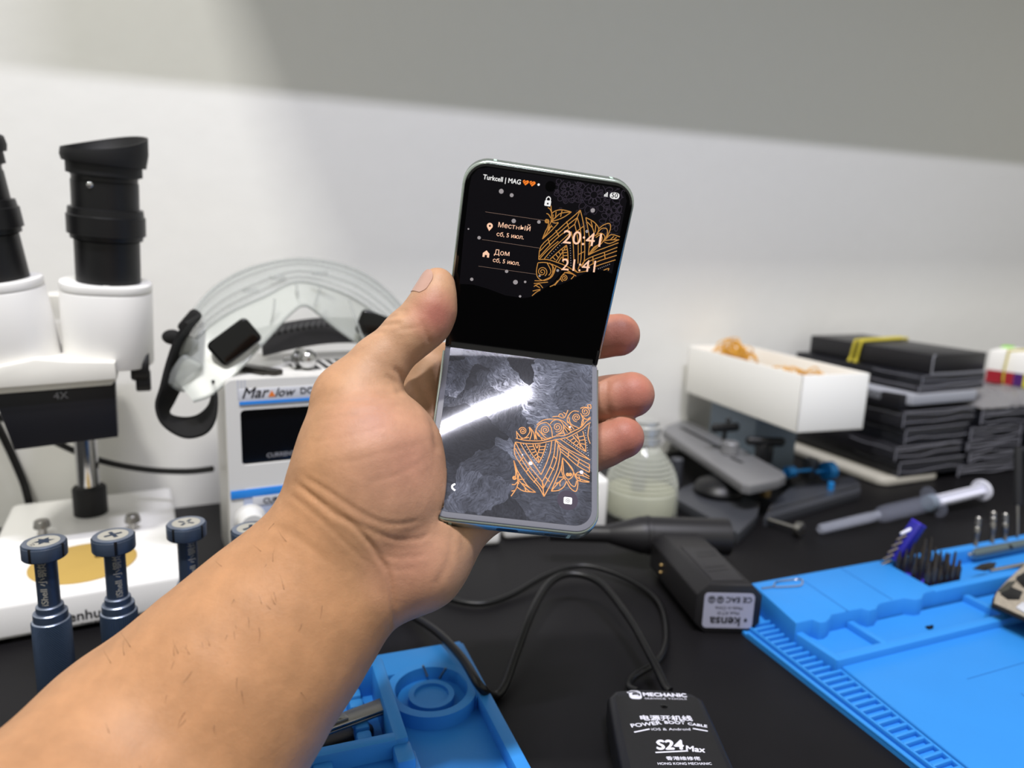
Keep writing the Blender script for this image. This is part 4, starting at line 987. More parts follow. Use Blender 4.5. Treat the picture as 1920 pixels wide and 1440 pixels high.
# volar side of the palm: towards the viewer and towards the phone
side = np.clip((sx - 585) / 110, 0, 1)
def L3(h): return np.array(lin(h)[:3])
tan, palmc, tipc, padc = L3('b0825c'), L3('b38b6c'), L3('a36156'), L3('b27a6b')
wp = (pal * (.25 + .75 * side))[:, None]
rgb = tan * (1 - wp) + palmc * wp
rgb = rgb * (1 - .55 * pad[:, None]) + padc * .55 * pad[:, None]
rgb = rgb * (1 - .85 * tips[:, None]) + tipc * .85 * tips[:, None]
ca = me.color_attributes.new('skin', 'FLOAT_COLOR', 'POINT')
ca.data.foreach_set('color', np.concatenate([rgb, np.ones((nv, 1))], 1).ravel())
mm = mat('skin', 'c8945f', .48, sss=.0, spec=.35); nt = mm.node_tree; N, L = nt.nodes, nt.links; B = N['Principled BSDF']
at = N.new('ShaderNodeAttribute'); at.attribute_name = 'skin'
tc = N.new('ShaderNodeTexCoord')
def nz(scale, det, rough=.6):
    n = N.new('ShaderNodeTexNoise'); n.inputs['Scale'].default_value = scale; n.inputs['Detail'].default_value = det; n.inputs['Roughness'].default_value = rough
    L.new(tc.outputs['Object'], n.inputs['Vector']); return n
n1 = nz(90, 4); mr = N.new('ShaderNodeMapRange'); mr.inputs[1].default_value = .3; mr.inputs[2].default_value = .7; mr.inputs[3].default_value = .88; mr.inputs[4].default_value = 1.1; L.new(n1.outputs['Fac'], mr.inputs[0])
mx = N.new('ShaderNodeMix'); mx.data_type = 'RGBA'; mx.blend_type = 'MULTIPLY'; mx.inputs[0].default_value = 1; L.new(at.outputs['Color'], mx.inputs[6]); L.new(mr.outputs[0], mx.inputs[7]); L.new(mx.outputs[2], B.inputs['Base Color'])
mp = N.new('ShaderNodeMapping'); mp.inputs['Scale'].default_value = (1.0, 1.0, 2.2); mp.inputs['Rotation'].default_value = (0, .8, .3); L.new(tc.outputs['Object'], mp.inputs[0])
vo = N.new('ShaderNodeTexVoronoi'); vo.feature = 'DISTANCE_TO_EDGE'; vo.inputs['Scale'].default_value = 800; L.new(mp.outputs[0], vo.inputs['Vector'])
vr = N.new('ShaderNodeMapRange'); vr.inputs[2].default_value = .12; L.new(vo.outputs['Distance'], vr.inputs[0])
n2 = nz(260, 5, .7)
ad = N.new('ShaderNodeMath'); ad.operation = 'MULTIPLY_ADD'; ad.inputs[1].default_value = .08; L.new(vr.outputs[0], ad.inputs[0]); L.new(n2.outputs['Fac'], ad.inputs[2])
bp = N.new('ShaderNodeBump'); bp.inputs['Strength'].default_value = .4; bp.inputs['Distance'].default_value = .0006; L.new(ad.outputs[0], bp.inputs['Height']); L.new(bp.outputs[0], B.inputs['Normal'])
B.inputs['Subsurface Weight'].default_value = .12; B.inputs['Subsurface Radius'].default_value = (.0035, .0014, .0008); B.inputs['Subsurface Scale'].default_value = 1
me.materials.append(mm); me.shade_smooth()
po = Vector(arm[2][0]); po.z = 0
hand = bpy.data.objects.new('person', me); COL.objects.link(hand)
WM['person'] = Matrix()
tag(hand, 'bare left forearm and hand reaching in from below and holding the open folding phone', 'person')
# thumbnail
from mathutils.bvhtree import BVHTree
bt = BVHTree.FromPolygons([Vector(c) for c in co_], quads.tolist())
na, nb2 = P(797, 566, .2982), P(822, 521, .3000)
yt = (nb2 - na).normalized(); zt_ = (-R * .80 + U * .10 - F * .55); zt_ = (zt_ - yt * zt_.dot(yt)).normalized(); xt = yt.cross(zt_)
m = MB(); b = bmesh.new(); g_ = []
for j in range(15):
    t_ = j / 14; row = []
    hw_ = .95 * sqrt(max(.02, 1 - max(0, (t_ - .55) / .47) ** 2.6)) * (1 - .30 * max(0, (.28 - t_) / .28) ** 2)
    c_ = na.lerp(nb2, .05 + t_ * 1.0)
    for k in range(13):
        a_ = hw_ * (k / 6 - 1); dv = zt_ * cos(a_) + xt * sin(a_)
        h, *_ = bt.ray_cast(c_ + dv * .03, -dv)
        if h is None: h = c_ + dv * .006
        row.append(h + dv * (.0003 + .0005 * t_ * t_))
    g_.append(row)
for _ in range(2):
    g_ = [[(g_[j][k] * 2 + g_[max(j - 1, 0)][k] + g_[min(j + 1, 14)][k] + g_[j][max(k - 1, 0)] + g_[j][min(k + 1, 12)]) / 6 for k in range(13)] for j in range(15)]
g_ = [[b.verts.new(p) for p in row] for row in g_]
for A, C_ in zip(g_, g_[1:]):
    for k in range(12): b.faces.new((A[k], A[k + 1], C_[k + 1], C_[k]))
bmesh.ops.recalc_face_normals(b, faces=b.faces)
if sum(f.normal.dot(zt_) for f in b.faces) < 0: bmesh.ops.reverse_faces(b, faces=b.faces)
bmesh.ops.solidify(b, geom=b.faces[:], thickness=.0005)
m._add(b); m.build('thumbnail', 'nail', hand, 60, label='pale thumbnail')
# sparse dark hairs on the forearm
m = MB(); rs = random.Random(3)
for i in range(48):
    if i % 3: x, y = rs.uniform(200, 560), 0; y = 1125 - (x - 330) * .85 + rs.uniform(5, 170)
    else: x = rs.uniform(150, 620); y = 1240 - (x - 330) * .8 + rs.uniform(10, 250)
    h, n_, *_ = bt.ray_cast(CAM, ray(x, y).normalized())
    if h is None or (h - CAM).dot(F) > .3: continue
    l_ = rs.uniform(.0025, .006); dr = (R * rs.uniform(-.4, .5) - U * rs.uniform(.5, 1) + n_ * .15).normalized()
    if i % 3 == 1: dr = (R * rs.uniform(-.6, .1) + U * rs.uniform(.3, .8)).normalized()
    p1 = h + dr * l_ * .5 + n_ * .0006; p2 = h + dr * l_ + R * rs.uniform(-.001, .001) + n_ * .0006
    m.tube([h, p1, p2], lambda t: .00005 * (1.2 - t), 4, 2)
o = m.build('arm_hair', 'hair', hand); o['kind'] = 'stuff'

# ------------------------------------------------------------------ blue parts tray at the front left
tf = frame(Vector((-.026, .412, 0)), 21)                                                    # origin: back right corner; x right, y back
ty = thing('parts_tray', 'blue silicone parts tray with round well and divided box under the arm', 'tray', tf)
def tl(px, py, z): v = tf.inverted() @ G(px, py, z); return v.x, v.y
m = MB(tf)
m.box0((-.16, -.20, 0), (0, 0, .004), .001)
m.box0((-.0075, -.20, .003), (0, -.004, .013), .0015)                                        # right rim
c = tl(809, 1290, .012)
n = 48
ro, ri = .0255, .0205
outp = [(-.0, .0), (-.062, .0), (-.062, -.0)] 
big = circ(ro, n, *c); sm = circ(ri, n, *c)
m.ring(big, sm, .003, .012)
# shoulder joining the well to the back and right rims
m.prism([(-.055, -.0005), (-.055, c[1] + ri * .92), (c[0] - ri * .5, c[1] + ri * .98), (c[0], c[1] + ro * .97), (c[0] + ri * .5, c[1] + ri * .98), (c[0] + ri * .98, c[1] + ri * .35), (-.001, c[1] + ri * .35), (-.001, -.0005)], .003, .0119, .0008)
m.prism([(c[0] + ri * .86, c[1] + ro * .45), (c[0] + ri * 1.02, c[1] - .004), (c[0] + ro * .86, c[1] - ro * .62), (-.0068, c[1] - ro * .50), (-.0068, c[1] - ro * .70), (-.001, c[1] - ro * .75), (-.001, c[1] + ro * .45)], .003, .0118, .0008)
m.ring(circ(.0130, n, *c), circ(.0098, n, *c), .003, .0085); m.lathe([(.0128, .003), (.0128, .0066), (0, .0066)], n, Matrix.Translation((c[0], c[1], 0)))
m.build('tray_base', 'blue_silicone', ty)
# divided box
bx1, by1 = tl(716, 1230, .026)
_, by0 = tl(775, 1385, .026)
BX0, BX1, BY0, BY1 = bx1 - .105, bx1, by0 + .002, by1
m = MB(tf); hB = .026
for lo_, hi_ in (((BX1 - .007, BY0, .003), (BX1, BY1, hB)), ((BX0, BY0 + .0002, .003), (BX0 + .007, BY1 - .0002, hB - .0001)), ((BX0 + .0003, BY1 - .007, .0032), (BX1 - .0004, BY1 - .0001, hB - .0002)), ((BX0 + .0002, BY0 + .0001, .0031), (BX1 - .0002, BY0 + .0068, hB - .0003)), ((BX0, BY0 - .05, .003), (BX1 + .004, BY0 + .004, hB - .010))): m.box0(lo_, hi_, .0016)
m.box0((BX1 - .008, BY0 - .012, .003), (BX1 + .001, BY0 + .002, hB - .003), .0015)
m.box0((BX0, BY0 - .03, .003), (BX1 - .022, BY0 + .001, hB - .013), .001); m.box0((BX1 - .045, BY0 - .03, .003), (BX1 - .036, BY0 + .002, hB - .004), .0012)
m.box0((BX0 + .001, BY0 + .001, .0034), (BX1 - .001, BY1 - .001, .007))
m.build('divided_box', 'blue_silicone', ty)
m = MB(tf)
for j in range(7):
    y = BY0 + .009 + j * (BY1 - BY0 - .018) / 6; m.box((BX1 - .0185, y, .0125), (.0075, (BY1 - BY0 - .018) / 6 - .0016, .012), .0016)
for k in (1, 2): m.box((BX1 - .0185 - .024 * k, (BY0 + BY1) / 2, .011), (.006, BY1 - BY0 - .014, .009), .0014)
m.build('comb_divider', 'blue_silicone', ty)
# nail clipper lying across the comb
a, b = G(632, 1352, .0215), G(732, 1315, .0215)
fm = axisframe(a, b); L_ = (b - a).length
m = MB(Matrix.Translation(a) @ Matrix.Rotation(atan2(b.y - a.y, b.x - a.x), 4, 'Z'))
m.prism([(-.02, -.0042), (L_ - .003, -.0050), (L_, -.0062), (L_ + .0012, -.0035), (L_ - .001, -.001), (L_ - .001, .001), (L_ + .0012, .0035), (L_, .0062), (L_ - .003, .005), (-.02, .0042)], -.001, .0005, .0003)
m.prism([(-.02, -.0042), (L_ - .004, -.0046), (L_ - .001, -.0058), (L_ - .001, .0058), (L_ - .004, .0046), (-.02, .0042)], -.0029, -.0015, .0003)
m.cyl((.002, 0, -.003), (.002, 0, .0022), .002); m.box((-.005, 0, .0012), (.02, .006, .0012), .0004)
m.cyl((L_ - .012, -.003, -.0028), (L_ - .012, .003, -.0028), .0012)
one('nail_clipper', m, 'steel', 'steel nail clipper lying across the comb of the blue parts tray', 'nail clipper')
k = G(628, 1392, .0085)
m = MB(Matrix.Translation(Vector((k.x, k.y, .0073))) @ Matrix.Rotation(radians(28), 4, 'Z')); m.prism(rrect(.04, .0115, .0055, 6), 0, .0045, .001)
one('metal_case', m, 'dark_steel', 'dark rounded metal piece in the front compartment of the blue parts tray', 'metal part')
for i, (x0, y0, x1, y1) in enumerate(((793, 1248, 801, 1268), (836, 1253, 824, 1272))):
    b = G(x1, y1, .0082); a = P(x0, y0, (b - CAM).dot(F) - .001); m = MB(); m.tube([b, b.lerp(a, .25), b.lerp(a, .9), a], lambda t: .0009 if t < .3 else .0007, 8, 2)
    one('pin', m, 'steel', ('short steel pin leaning left in the round well of the tray', 'short steel pin leaning right in the round well of the tray')[i], 'pin', 'pins in the round well')
k = G(692, 1238, .026); m = MB(); m.tube([Vector((k.x, k.y, .0255)), Vector((k.x, k.y, .031)), Vector((k.x + .001, k.y, .036))], .0014, 8, 2)
one('small_bit', m, 'dark_steel', 'tiny dark bit standing in the back corner of the tray box', 'bit')

# ------------------------------------------------------------------ boot cable box and its leads
bf = frame(G(1262, 1300, .0) * 0 + Vector((.0855, .352, 0)), 0)
bb = thing('cable_box', 'black handheld boot cable box with white lettering at the front edge', 'electronic box', bf)
def bl(px, py, z=.0196): v = bf.inverted() @ G(px, py, z); return Vector((v.x, v.y, 0))
m = MB(bf)
m.prism([(-.0265, -.003), (-.022, .0035), (-.010, .0062), (.008, .0062), (.021, .0040), (.0265, -.002), (.0275, -.03), (.029, -.088), (-.027, -.088), (-.0270, -.03)], 0, .0195, .0035, seg=4)
m.build('case', 'box_navy', bb)
m = MB(bf); m.prism([(-.0225, -.002), (.0225, -.001), (.025, -.086), (-.0225, -.086)], .0190, .01955, .0002); cov = m.build('top_cover', 'black_soft', bb)
m = MB(bf); T = .01965
def btxt(body, a, b_, size, bold=0, shear=0, tall=1):
    A_, B2 = bl(*a), bl(*b_); dv = B2 - A_
    m.text(body, size, Matrix.Translation((A_.x, A_.y, T)) @ Matrix.Rotation(atan2(dv.y, dv.x), 4, 'Z'), bold=bold, width=dv.length, shear=shear, tall=tall)
btxt('MECHANIC', (1207, 1305), (1288, 1307), .0062, .035, 0, .9)
btxt('SERVICE TOOLS', (1209, 1311), (1288, 1312), .0016, .0, 0, .55)
btxt('电源开机线', (1202, 1350), (1299, 1351), .0066, .022, 0, .8)
btxt('POWER', (1185, 1364), (1241, 1358), .0066, .018, 0, .8); btxt('BOOT', (1247, 1357), (1285, 1358), .0066, .018, 0, .8); btxt('CABLE', (1290, 1359), (1326, 1364), .0066, .018, 0, .8)
btxt('iOS & Android', (1222, 1369.5), (1295, 1369.5), .0052, .004, 0, .75)
btxt('S24', (1233, 1405), (1284, 1405), .0118, .035, .2); btxt('Max', (1287, 1408), (1323, 1411), .0075, .025, .15)
btxt('香港维修佬', (1250, 1424.5), (1314, 1425), .0056, .012, 0, .8)
btxt('HONG KONG MECHANIC', (1234, 1434), (1335, 1434), .0040, .01)
for a, b_ in (((1189, 1373), (1218, 1367)), ((1299, 1366), (1327, 1371)), ((1229, 1411), (1290, 1408))):
    A_, B2 = bl(*a), bl(*b_); m.ribbon([A_, B2], .0009, T)
c = bl(1191, 1303); m.ring(rrect(.0068, .0072, .002, 4, c.x, c.y), rrect(.0044, .003, .001, 4, c.x + .0006, c.y + .0004), T - .0002, T + .0001); m.ribbon([(c.x - .0042, c.y + .0016), (c.x - .001, c.y + .0026), (c.x + .0022, c.y + .0018)], .001, T + .0001); m.ribbon([(c.x - .0012, c.y - .0006), (c.x + .0018, c.y - .0002)], .0009, T)
m.build('lettering', 'white_ink', cov)
c = bl(1245, 1324); m = MB(bf); m.lathe([(.0021, 0), (.0019, .0004), (.0008, .0008), (0, .0008)], 18, Matrix.Translation((c.x, c.y, .0194))); m.build('indicator', 'black_gloss', bb)
def gz(x, y, z): return G(x, y, z)
m = MB(); m.tube([gz(1196, 1296, .010), gz(1180, 1288, .008), gz(1189, 1268, .004), gz(1235, 1237, .006), gz(1250, 1190, .004), gz(1236, 1130, .004), gz(1190, 1092, .006), gz(1130, 1067, .008), gz(1080, 1061, .008), gz(1020, 1081, .006), gz(955, 1117, .003), gz(895, 1132, .003), gz(825, 1116, .003), gz(770, 1080, .003), gz(720, 1060, .003)], .0021, 10, 6)
one('lead', m, 'cable', 'black lead curving widest to the right from the boot cable box', 'cable', 'leads of the boot cable box')
m = MB(); m.tube([gz(1256, 1296, .011), gz(1246, 1284, .012), gz(1225, 1240, .016), gz(1180, 1160, .020), gz(1125, 1093, .024), gz(1072, 1076, .025), gz(1032, 1092, .024), gz(1000, 1142, .020), gz(968, 1225, .010), gz(945, 1288, .004), gz(925, 1305, .0035), gz(900, 1287, .018), gz(868, 1236, .0195), gz(822, 1187, .016), gz(778, 1158, .006), gz(740, 1140, .003), gz(700, 1110, .003)], .0026, 12, 6)
one('lead', m, 'cable', 'thicker black lead dipping in a V over the corner of the blue tray', 'cable', 'leads of the boot cable box')

# ------------------------------------------------------------------ handheld blower
A0, A1 = G(1310, 1190, 0), G(1425, 1183, 0)
yb = degrees(atan2(A1.y - A0.y, A1.x - A0.x))
gf = frame(Vector((.1325, .452, 0)), 2)
gun = thing('air_blower', 'black handheld air blower lying on the bench with a silver label on its handle end', 'blower', gf)
inv = gf.inverted()
HG, WG, LG = .037, .046, .088
m = MB(gf)
def sect(w, h, ch): return [(-w / 2, ch), (-w / 2 + ch, 0), (w / 2 - ch, 0), (w / 2, ch), (w / 2, h - ch), (w / 2 - ch, h), (-w / 2 + ch, h), (-w / 2, h - ch)]
b = bmesh.new(); rows = [[b.verts.new((x + WG / 2 - dx, y, z)) for x, z in sect(WG, HG, .008)] for y, dx in ((0, 0), (LG, .012))]
for i in range(8): b.faces.new((rows[0][i], rows[0][(i + 1) % 8], rows[1][(i + 1) % 8], rows[1][i]))
b.faces.new(rows[0][::-1]); b.faces.new(rows[1]); bmesh.ops.recalc_face_normals(b, faces=b.faces)
bmesh.ops.bevel(b, geom=b.edges[:], offset=.0012, segments=2, profile=.5, affect='EDGES'); m._add(b)
hd = m.build('handle', 'tool_black', gun)
m = MB(gf); m.prism([(.012, .006), (.034, .006), (.030, .060), (.004, .060)], HG - .0003, HG + .0005, .0003); m.build('grip_panel', 'tool_grey', hd)
m = MB(gf)
for y in (.020, .026, .044, .050): m.ribbon([(.012, y - .002), (.028, y + .002)], .0007, HG + .0007)
m.build('grip_line', 'black_matte', hd)
LBX = Matrix.Rotation(pi / 2, 4, 'X')
m = MB(gf); m.prism(rrect(.035, .026, .003, 5, WG / 2, HG / 2 - .001), 0, .0005, M=LBX); lab = m.build('rating_label', 'label_silver', gun)
m = MB(gf); T0 = Matrix.Translation((WG / 2, -.0007, HG / 2 - .001)) @ LBX @ Matrix.Rotation(pi, 4, 'Z')
m.text('kensa', .0066, T0 @ Matrix.Translation((-.0085, .0048, 0)), bold=.03, width=.021); m.flat([(-.0013, 0), (0, .0018), (.0013, 0), (0, -.0018)], 0, T0 @ Matrix.Translation((-.0125, .0068, 0))); m.text('Mod: KT10', .0030, T0 @ Matrix.Translation((-.0075, .0005, 0)), width=.015); m.text('Made in China', .0030, T0 @ Matrix.Translation((-.0095, -.0032, 0)), width=.019)
m.text('CE EAC', .0042, T0 @ Matrix.Translation((-.0155, -.0102, 0)), bold=.03, width=.018)
for x in (.0065, .0125): m.ring(circ(.0024, 20, x, -.0085), circ(.0018, 20, x, -.0085), 0, .0002, M=T0); m.flat([(x - .0012, -.0092), (x + .0012, -.0092), (x, -.0072)], 0, T0)
m.build('lettering', 'ink', lab)
bz = .0285; by = LG + .014
q0 = inv @ P(1385, 988, .56); 
m = MB(gf)
xl, xr = -.024, .056
m.lathe([(.0110, 0), (.0150, .001), (.0152, .003), (.0152, .066), (.0160, .0665), (.0160, .0695), (.0152, .070), (.0152, .074), (.0150, .0750), (.0078, .1000), (.0072, .101), (.0066, .150), (.0050, .150)], 40, axisframe(Vector((xr, by, bz)), Vector((xl - .1, by, bz))))
m.build('barrel', 'tool_black', gun)
m = MB(gf); m.box0((.004, LG - .004, .006), (.036, by + .004, .030), .003); m.build('neck', 'tool_black', gun)
m = MB(gf)
for dz in (0, .006): m.sphere((-.0095 + .0005, LG * .72, .014 + dz), .0016)
m.build('contact', 'brass', gun)

# ------------------------------------------------------------------ white adapter behind the phone
wf = frame(G(945, 1013, 0), 16)
wx = (wf.inverted() @ G(1124, 985, 0)).x
m = MB(wf); m.box0((0, 0, 0), (wx, .03, .052), .004, 3)
m.box0((.01, -.0006, .012), (wx - .01, .004, .040), .001)
one('white_adapter', m, 'white_paint', 'white plastic box standing on the bench behind the phone', 'adapter')
wf2 = frame(G(918, 1024, 0), 16); m = MB(wf2); m.box0((-.012, 0, 0), (.010, .022, .016), .004, 3)
one('white_plug', m, 'white_paint', 'small rounded white plug behind the heel of the hand', 'plug')

# ------------------------------------------------------------------ blue repair mat on the right
YM = 22.5
xf = frame(G(1409, 1093, .02) * Vector((1, 1, 0)) if False else Vector((G(1409, 1093, .02).x, G(1409, 1093, .02).y, 0)), YM)
mt = thing('repair_mat', 'large bright blue silicone repair mat with stepped trays on the right', 'mat', xf)
xinv = xf.inverted()
def ml(px, py, z): v = xinv @ G(px, py, z); return v.x, v.y
def z4(x, y, z): return ml(1380 + x / 3.556, 1040 + y / 3.556, z)
ZA, ZC, ZS = .02, .009, .0042
cl0, cl1 = ml(1577, 1240, ZC), ml(1830, 1439, ZC)
so0, so1 = ml(1401, 1186, ZS), ml(1726, 1439, ZS)
FR = -.36
def lerpx(a, b, y): return a[0] + (b[0] - a[0]) * (y - a[1]) / (b[1] - a[1])
XC = lambda y: lerpx(cl0, cl1, y)
XS = lambda y: lerpx(so0, so1, y)
XR = .50
m = MB(xf)
# thin lower sheet and rail of the ladder strip
m.prism([(XS(FR), FR), (XR, FR), (XR, -.004), (XS(so0[1]) + .004, -.004), (XS(so0[1]), so0[1])], 0, .0022)
rl = .0028
m.prism([(XS(FR), FR), (XS(FR) + rl, FR), (XS(so0[1]) + rl, so0[1]), (XS(so0[1]), so0[1])], .002, ZS, .0006)
# floor of the work surface
m.prism([(XC(FR), FR), (XR, FR), (XR, cl0[1] + .004), (XC(cl0[1]), cl0[1] + .004)], .001, ZC - .0025, .0008)
m.build('mat_sheet', 'blue_silicone', mt)
# ladder strip
m = MB(xf)
a0, a1 = ml(1430, 1162, ZS), None
y0 = a0[1] - .004; N_ = 58; dy = (FR - y0) / -N_
xl_ = lambda y: XS(y) + rl + .0022
xr_ = lambda y: XC(y) - .0012
m.prism([(xl_(FR), FR), (xl_(FR) + .0016, FR), (xl_(y0) + .0016, y0), (xl_(y0), y0)], .002, ZS + .0012, .0004)
m.prism([(xr_(FR) - .0016, FR), (xr_(FR), FR), (xr_(y0), y0), (xr_(y0) - .0016, y0)], .002, ZS + .0012, .0004)
for i in range(N_ + 1):
    y = y0 - i * dy; m.prism([(xl_(y) + .0008, y - .0009), (xr_(y) - .0008, y - .0009), (xr_(y) - .0008, y + .0009), (xl_(y) + .0008, y + .0009)], .002, ZS + .0012, .0003)
m.build('ladder_strip', 'blue_silicone', mt)
# raised back shelf with wavy front
m = MB(xf)
wv = [(400, 455), (455, 442), (510, 430), (560, 450), (600, 445), (625, 425), (640, 397), (700, 384), (735, 376), (775, 366), (840, 356), (890, 370), (935, 360), (950, 335), (965, 322), (1035, 306), (1120, 287), (1200, 297), (1240, 290), (1253, 262), (1268, 250), (1330, 236)]
wl = [z4(x, y, ZA) for x, y in wv]
edge = [z4(1300, 214, ZA), z4(1040, 72, ZA)]
bl_ = (0, 0); br_ = (edge[1][0] - .002, .0)
m.prism([bl_] + wl + [(wl[-1][0], edge[0][1] + .001)] + edge + [(edge[1][0], 0)], .002, ZA, .0012)
m.prism([(edge[1][0] - .004, -.0085), (XR, -.0085), (XR, 0), (edge[1][0] - .004, 0)], .002, ZA, .0012)
fr0 = wl[-1]
m.prism([(fr0[0] - .004, fr0[1]), (XR, fr0[1]), (XR, fr0[1] + .008), (fr0[0] - .004, fr0[1] + .008)], .002, ZA - .001, .0012)
m.prism([(edge[1][0], -.007), (edge[0][0], fr0[1] + .004), (XR, fr0[1] + .004), (XR, -.007)], .002, .0075)
m.build('back_shelf', 'blue_silicone', mt)
m = MB(xf)
for a, b in (((400, 140), (745, 375)), ((690, 85), (1040, 300))): m.ribbon([z4(*a, ZA), z4(*b, ZA)], .0011, ZA + .0001)
m.build('shelf_groove', 'mat_groove', mt)
# middle trays
m = MB(xf)
zB = ZC + .003
def bar(a, b, wd, z0, z1):
    a, b = Vector(a), Vector(b); d = (b - a).normalized(); n_ = Vector((-d.y, d.x)) * wd / 2
    m.prism([a + n_, a - n_, b - n_, b + n_], z0, z1, .0009)
lf = ml(1496, 1184, zB); lf2 = ml(1575, 1236, zB); ri_ = z4(2200, 325, zB)
m.prism([lf, (XR, lf[1] + .0), (XR, lf2[1]), lf2], .001, ZC - .002)
bar(lf, lf2, .006, .0021, zB + .0001)
bar((lf2[0] - .002, lf2[1] + .003), (XR, lf2[1] + .003), .007, .0022, zB - .0001)
for a, b in (((745, 445), (985, 590)), ((1520, 270), (1775, 400))):
    p, q = z4(*a, zB), z4(*b, zB); bar((p[0] + .002, p[1]), (p[0] + .002, lf2[1] + .004), .0055, .0023, zB + .0002)
for x, y in ((435, 490), (785, 412), (1550, 235)):
    p = z4(x, y, zB); m.lathe([(.0042, .003), (.0042, ZA - .006), (.003, ZA - .0045), (0, ZA - .0045)], 18, Matrix.Translation((p[0], p[1] + .001, 0)))
m.build('middle_trays', 'blue_silicone', mt)
m = MB(xf)
p, q = z4(1540, 830, ZC - .0025), z4(1990, 700, ZC - .0025); m.ribbon([p, q], .0007, ZC - .0024)
p, q = z4(1900, 925, ZC - .0025), z4(1990, 1000, ZC - .0025); m.ribbon([p, q], .0009, ZC - .0024)
m.build('floor_line', 'mat_groove', mt)

# ---- things on the mat
m = MB(); q = [G(x, y, ZA + .0008) for x, y in ((1428, 1103), (1450, 1100), (1452, 1096), (1460, 1090), (1498, 1086), (1505, 1090), (1503, 1096), (1495, 1099), (1455, 1101), (1450, 1099))]
m.tube(q, .00055, 8, 4); one('eject_pin', m, 'chrome', 'tiny wire eject pin lying on the back left corner of the blue mat', 'pin')
k = G(1742, 1178, 0); z_ = ZC - .0018
k = G(1742, 1178, z_); m = MB(frame(k, 20)); m.box0((-.002, -.0015, 0), (.002, .0015, .0013), .0003); m.box0((.0015, -.001, .0), (.003, .0005, .0022), .0003)
one('tiny_part', m, 'black_matte', 'tiny black electronic part in the middle tray of the blue mat', 'electronic part')
# bit holder with standing bits
hb = [ml(x, y, .013) for x, y in ((1692, 1067), (1748, 1103), (1838, 1083), (1790, 1056))]
hf2 = frame(xf @ Vector((hb[0][0], hb[1][1], 0)), YM)
HX, HY = hb[2][0] - hb[0][0] - .004, hb[3][1] - hb[1][1]
HX = min(HX, .046); HY = max(.02, min(HY, .032))
hb0 = Vector((edge[0][0] + .0015, fr0[1] + .0095, 0)); HXm = .044; HYm = -.0095 - hb0.y - .001
bhf = xf @ Matrix.Translation((hb0.x, hb0.y, .0075))
m = MB(bhf); sk_ = edge[1][0] - edge[0][0]
m.prism([(.0, 0), (HXm, 0), (HXm, HYm), (.0, HYm)], .0001, .0055, .0006)
one('bit_holder', m, 'purple', 'purple bit holder block full of dark bits in the back shelf of the blue mat', 'bit holder')
nb_ = 0
protos = {}
for r_ in range(3):
    for c_ in range(6):
        x = .0045 + c_ * .0068 + (.002 if r_ % 2 else 0); y = .0035 + r_ * (HYm - .007) / 2
        if x > HXm - .003: continue
        tall = (.013, .016, .011, .018, .0145)[(r_ * 2 + c_) % 5]; tip_ = (.006, .010, .0035)[(r_ + c_) % 3]
        bo = bhf @ Vector((x, y, .0057))
        key = (tall, tip_)
        if key not in protos:
            m = MB(); m.lathe([(.0021, 0), (.0021, tall), (.0012, tall + .0016), (.0009, tall + .0016 + tip_), (.0003, tall + .003 + tip_)], 6)
            protos[key] = m.build('driver_bit', 'bit_steel'); o = protos[key]
        else: o = protos[key].copy(); COL.objects.link(o)
        o.location = bo; o.rotation_euler = (0, 0, c_ * .7)
        tag(o, 'dark steel driver bit standing upright in the purple bit holder', 'driver bit', 'bits in the purple bit holder')
# leaning holder
pb_ = G(1672, 1056, ZA); pt_ = P(1722, 982, (pb_ - CAM).dot(F) - .004)
ax_l = (pt_ - pb_).normalized(); yv = (R * .55 - U * .60 + F * .5).normalized(); yv = (yv - ax_l * yv.dot(ax_l)).normalized(); xv = yv.cross(ax_l)
lf_ = Matrix((xv, yv, ax_l)).transposed().to_4x4(); lf_.translation = pb_
LL = (pt_ - pb_).length
lh = thing('bit_rack', 'dark blue bit rack leaning on the back edge of the blue mat', 'bit rack', lf_)
m = MB(lf_); m.box0((-.0045, -.0045, .003), (.0045, .0045, LL), .0006); m.build('rack_body', 'purple_dark', lh)
m = MB(lf_); m.box0((-.0045, -.0045, LL - .0004), (.0045, .0045, LL + .0012), .0005); m.build('rack_end', 'purple', lh)
out_ = (-R * .80 - U * .52 - F * .05).normalized(); out_ = (out_ - ax_l * out_.dot(ax_l) * .35).normalized()
for i in range(6):
    p = pb_ + ax_l * (.0045 + i * (LL - .007) / 5) + out_ * .0045
    m = MB(); m.cyl(p, p + out_ * .0105, .0015, .0011, 10); o = m.build('rack_bit', 'syringe_white' if i == 5 else 'bit_steel', None)
    b_ = p.copy(); o.data.transform(Matrix.Translation(-b_)); o.location = b_
    tag(o, 'pale topmost bit in the leaning dark blue rack' if i == 5 else 'dark bit held sideways in the leaning dark blue rack', 'driver bit', None if i == 5 else 'dark bits in the leaning rack')
# silver pen driver lying in the channel
pa_ = G(1812, 1041, .0145); pb2 = G(2010, 1002, .0145)
fm = axisframe(pa_, pb2)
pn = thing('pen_screwdriver', 'grey metal pen screwdriver lying along the back of the blue mat', 'screwdriver', fm)
Lp = (pb2 - pa_).length
m = MB(fm); m.lathe([(.0030, .0045), (.0046, .0055), (.0054, .009), (.0054, Lp)], 32); m.build('barrel', 'pen_silver', pn)
m = MB(fm); m.lathe([(.0022, 0), (.0026, .001), (.0026, .0025), (.0018, .003), (.0030, .0035), (.0030, .005)], 24); m.build('bit_socket', 'chrome', pn)
m = MB(fm)
kb = (CAM - (pa_ + (pb2 - pa_) * .37)).normalized(); m.M = Matrix(); c_ = pa_ + (pb2 - pa_) * .37 + kb * .0050
m.sphere(c_, .0030, (1.5, 1, 1)); m.build('button', 'black_matte', pn)
